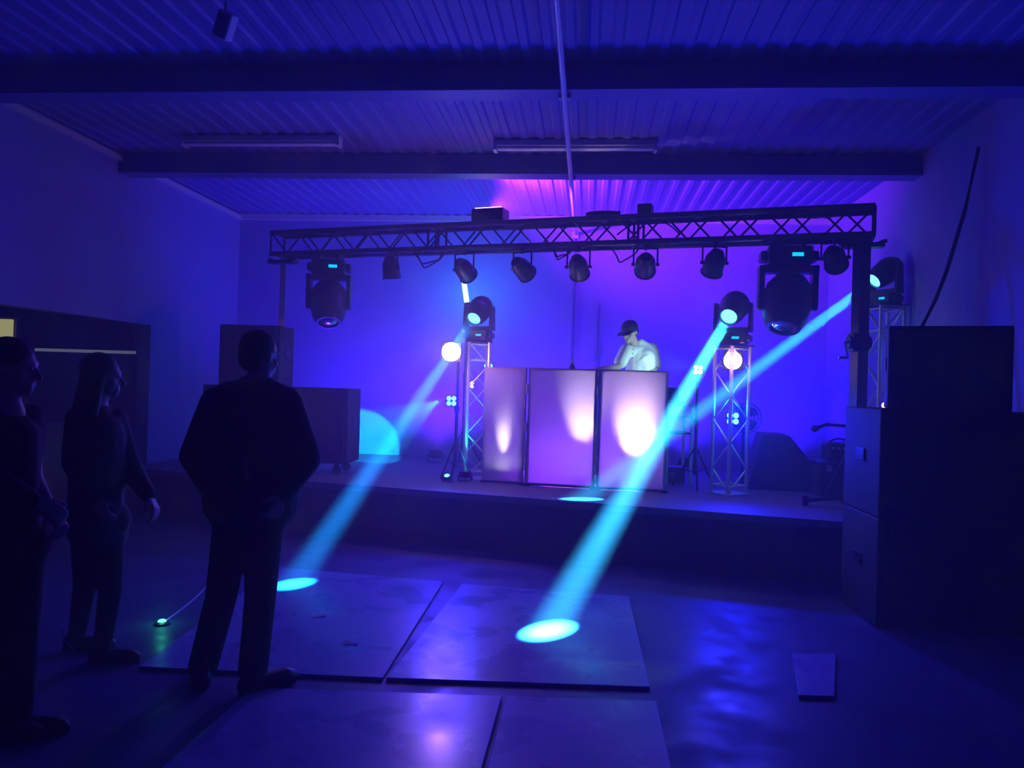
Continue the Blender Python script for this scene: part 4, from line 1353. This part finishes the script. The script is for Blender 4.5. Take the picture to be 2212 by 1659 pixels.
cv = [at(145, 1353, fcn.y - 0.06), at(146, 1372, fcn.y - 0.065), at(152, 1386, fcn.y - 0.07), at(162, 1394, fcn.y - 0.075), at(172, 1397, fcn.y - 0.08)]
build(MB().path([f1 + Vector((-0.06 + 0.012 * i * i * 0.35, -0.045, 0.14 - 0.03 * i)) for i in range(5)], 0.005), 'sole_highlight', 'sole', sh)  # pale strip drawn as the highlight along the sole edge
shoe(wom, f2 + Vector((-0.04, 0, 0)), (1, 0.1), 0.25, 0.042)

# ---- person at the edge of the picture
DG = 3.3
def pg(px, py, dy=0.0):
    return at(px, py, DG + dy)
f1, f2 = pg(-20, 1595), pg(40, 1600, 0.08)
f1.z = f2.z = 0
fcn = (f1 + f2) / 2
gst = thing('person', 'person in dark clothes with hair tied back, standing beside the bar opening', 'person', (fcn.x, fcn.y, 0))
hc = pg(28, 793)
HR = face_rot(RAD(100), RAD(6))
nk = pg(12, 868)
s1, s2 = pg(-35, 905, -0.08), pg(62, 905, 0.10)
e1, e2 = pg(-20, 1030, -0.14), pg(72, 1030, 0.12)
w1, w2 = pg(80, 1090, -0.16), pg(112, 1108, 0.02)
h1, h2 = pg(-10, 1165), pg(45, 1168, 0.05)
k1, k2 = pg(-12, 1370, 0.03), pg(45, 1375, 0.05)
a1, a2 = f1 + Vector((0, 0, 0.09)), f2 + Vector((0, 0, 0.09))
ch, wa = pg(14, 955), pg(14, 1070)
mb = MB()
head_prims(mb, hc, HR, 0.98)
mb.cap(nk, hc + Vector((0, 0, -0.06)), 0.052, 0.05)
mb.cap(s1, s2, 0.055)
mb.cap(nk, ch, 0.06, 0.115)
mb.cap(ch, wa, 0.12, 0.10)
mb.cap(wa, (h1 + h2) / 2, 0.10, 0.12)
mb.cap(h1, h2, 0.11)
for (a, b, c) in ((s1, e1, w1), (s2, e2, w2)):
    mb.cap(a, b, 0.045, 0.037)
    mb.cap(b, c, 0.037, 0.025)
for (a, b, c) in ((h1, k1, a1), (h2, k2, a2)):
    mb.cap(a, b, 0.08, 0.05)
    mb.cap(b, c, 0.05, 0.034)
hand(mb, w2, pg(138, 1142, -0.02) - w2, Vector((-0.5, 0, -0.6)), 1.1, -1, 0.95)
hand(mb, w1, pg(128, 1112, -0.14) - w1, Vector((0, 0.6, -0.5)), 1.0, 1, 0.95)
blob(mb, 'body', 'skin', gst, 0.0085, 4)
eyes(gst, hc, HR, 0.98)
mb = MB()
mb.cap(pg(-25, 912, -0.05), pg(54, 912, 0.07), 0.068)
mb.cap(nk + Vector((0, 0, -0.05)), ch, 0.07, 0.13)
mb.cap(ch, wa, 0.135, 0.12)
mb.cap(wa, (h1 + h2) / 2, 0.12, 0.14)
mb.cap(s1, e1, 0.066, 0.055)
mb.cap(e1, e1.lerp(w1, 0.9), 0.055, 0.042)
mb.cap(s2, s2.lerp(e2, 0.5), 0.066, 0.058)
blob(mb, 'top', 'coat', gst, 0.013, 5)
mb = MB()
mb.cap(h1, h2, 0.125)
for (a, b, c) in ((h1, k1, a1), (h2, k2, a2)):
    mb.cap(a, b, 0.10, 0.07)
    mb.cap(b, c, 0.07, 0.055)
blob(hem(mb, 0.07), 'trousers', 'jeans', gst, 0.013, 4)
mb = MB()
L = lambda x, y, z: hc + HR @ Vector((x, y, z))
mb.ell(L(0, 0.022, 0.040), (0.086, 0.100, 0.088), HR)
mb.ell(L(0, 0.125, 0.03), (0.04, 0.045, 0.045), HR)
mb.cap(L(0, 0.08, 0.0), L(0, 0.07, -0.07), 0.05, 0.03)
blob(mb, 'hair', 'hair', gst, 0.011, 3)
shoe(gst, f1 + Vector((-0.04, 0, 0)), (1, 0.2), 0.26, 0.044)
shoe(gst, f2 + Vector((-0.04, 0, 0)), (1, 0.1), 0.26, 0.044)

# ---- dj behind the booth
DD = 8.72
def pd(px, py, dy=0.0):
    return at(px, py, DD + dy)
fl_ = Vector((pd(1372, 1040).x, DD + 0.05, SZ))
dj = thing('person', 'person in a white polo shirt and dark cap leaning over the booth', 'person', fl_)
hc = pd(1360, 717, -0.10)
HR = face_rot(RAD(-42), RAD(22))
nk = pd(1374, 752, 0.0)
s1, s2 = pd(1353, 757, -0.10), pd(1408, 753, 0.08)
e1, e2 = pd(1335, 793, -0.28), pd(1417, 793, 0.06)
w1, w2 = pd(1294, 798, -0.42), pd(1404, 811, -0.18)
ch, wa = pd(1384, 775, 0.0), pd(1384, 820, 0.04)
h1, h2 = Vector((fl_.x - 0.08, DD + 0.03, SZ + 0.93)), Vector((fl_.x + 0.09, DD + 0.09, SZ + 0.93))
k1, k2 = Vector((fl_.x - 0.1, DD + 0.01, SZ + 0.5)), Vector((fl_.x + 0.12, DD + 0.08, SZ + 0.5))
a1, a2 = Vector((fl_.x - 0.11, DD + 0.05, SZ + 0.09)), Vector((fl_.x + 0.13, DD + 0.12, SZ + 0.09))
mb = MB()
head_prims(mb, hc, HR, 0.98)
mb.cap(nk + Vector((0, 0, -0.02)), hc + Vector((0.02, 0.02, -0.05)), 0.058, 0.053)
mb.cap(s1, s2, 0.058)
mb.cap(nk, ch, 0.07, 0.12)
mb.cap(ch, wa, 0.12, 0.105)
mb.cap(wa, (h1 + h2) / 2, 0.105, 0.115)
mb.cap(h1, h2, 0.105)
for (a, b, c) in ((s1, e1, w1), (s2, e2, w2)):
    mb.cap(a, b, 0.048, 0.040)
    mb.cap(b, c, 0.040, 0.027)
for (a, b, c) in ((h1, k1, a1), (h2, k2, a2)):
    mb.cap(a, b, 0.085, 0.055)
    mb.cap(b, c, 0.055, 0.036)
hand(mb, w1, Vector((-1, -0.1, -0.05)), Vector((0, 0, -1)), 0.35, 1)
hand(mb, w2, Vector((-0.5, -0.8, -0.25)), Vector((0, 0, -1)), 0.35, 1)
blob(mb, 'body', 'skin', dj, 0.0085, 4)
eyes(dj, hc, HR, 0.98)
mb = MB()
mb.cap(pd(1361, 760, -0.07), pd(1402, 756, 0.07), 0.075)
mb.cap(pd(1383, 741, 0.03), pd(1409, 759, 0.07), 0.055, 0.07)
mb.cap(pd(1383, 741, 0.03), pd(1356, 760, -0.08), 0.05, 0.065)
mb.cap(nk + Vector((0.0, 0, -0.03)), ch, 0.068, 0.145)
mb.cap(ch + Vector((-0.04, 0, 0)), wa + Vector((-0.05, 0, 0)), 0.128, 0.125)
mb.cap(ch + Vector((0.04, 0, 0)), wa + Vector((0.04, 0, 0)), 0.128, 0.125)
mb.cap(wa, (h1 + h2) / 2 + Vector((0, 0, 0.02)), 0.14, 0.145)
for (a, b, k) in ((s1, e1, 0.72), (s2, e2, 0.86)):
    mb.cap(a, a.lerp(b, k), 0.075, 0.072)
sh = blob(mb, 'polo_shirt', 'shirt', dj, 0.010, 4)
mb = MB().path([nk + HR @ Vector((0.072 * math.cos(a), 0.07 * math.sin(a), -0.02 + 0.012 * math.sin(a))) for a in [i * math.pi / 10 for i in range(21)]], 0.016)
build(mb, 'collar', 'shirt', sh, smooth=True)
for k in range(3):
    p = pd(1368 - k, 755 + 9 * k, -0.17)
    build(MB().ell(p, (0.007, 0.006, 0.007), None, 8, 6), 'button', 'table', sh)
mb = MB()
mb.cap(h1, h2, 0.12)
for (a, b, c) in ((h1, k1, a1), (h2, k2, a2)):
    mb.cap(a, b, 0.098, 0.075)
    mb.cap(b, c, 0.075, 0.068)
blob(hem(mb, SZ + 0.06), 'trousers', 'jeans', dj, 0.013, 4)
L = lambda x, y, z: hc + HR @ Vector((x, y, z))
mb = MB()
mb.ell(L(0, 0.052, -0.015), (0.076, 0.06, 0.06), HR)
blob(mb, 'hair', 'hair', dj, 0.010, 3)
mb = MB()
mb.ell(L(0, 0.014, 0.048), (0.090, 0.106, 0.082), HR)
mb.ell(L(0, 0.014, 0.028), (0.091, 0.107, 0.05), HR)
cp = blob(mb, 'cap', 'cap', dj, 0.009, 3)
P = []
for i in range(13):
    a = math.pi * (0.12 + 0.76 * i / 12)
    P.append((0.085 * math.cos(a), -0.075 * math.sin(a) - 0.01, 0.028))
Q = []
for i in range(13):
    a = math.pi * (0.12 + 0.76 * i / 12)
    Q.append((0.088 * math.cos(a), -0.085 - 0.095 * math.sin(a) * 1.0, 0.022 - 0.012 * abs(math.cos(a))))
V = [L(*p) for p in P] + [L(*q) for q in Q] + [L(p[0], p[1], p[2] - 0.008) for p in P] + [L(q[0], q[1], q[2] - 0.008) for q in Q]
Fc = []
for i in range(12):
    Fc += [(i, i + 1, 14 + i, 13 + i), (26 + i, 39 + i, 40 + i, 27 + i), (13 + i, 14 + i, 40 + i, 39 + i), (i, 26 + i, 27 + i, i + 1)]
Fc += [(0, 13, 39, 26), (12, 38, 51, 25)]
build(MB().add(V, Fc), 'brim', 'cap', cp, smooth=True)
for (a, dr) in ((a1, (-0.6, -0.8)), (a2, (-0.2, -1))):
    hl = Vector((a.x, a.y + 0.03, 0))
    mbs = MB()
    d = Vector((dr[0], dr[1], 0)).normalized()
    z = Vector((0, 0, 1))
    o = Vector((a.x, a.y, SZ))
    mbs.cap(o + z * 0.046, o + d * 0.2 + z * 0.042, 0.042, 0.045)
    mbs.cap(o + z * 0.05, o + z * 0.10, 0.042, 0.04)
    for v in mbs.v:
        v.z = max(v.z, SZ + 0.002)
    blob(mbs, 'shoe', 'shoe', dj, 0.011, 3)
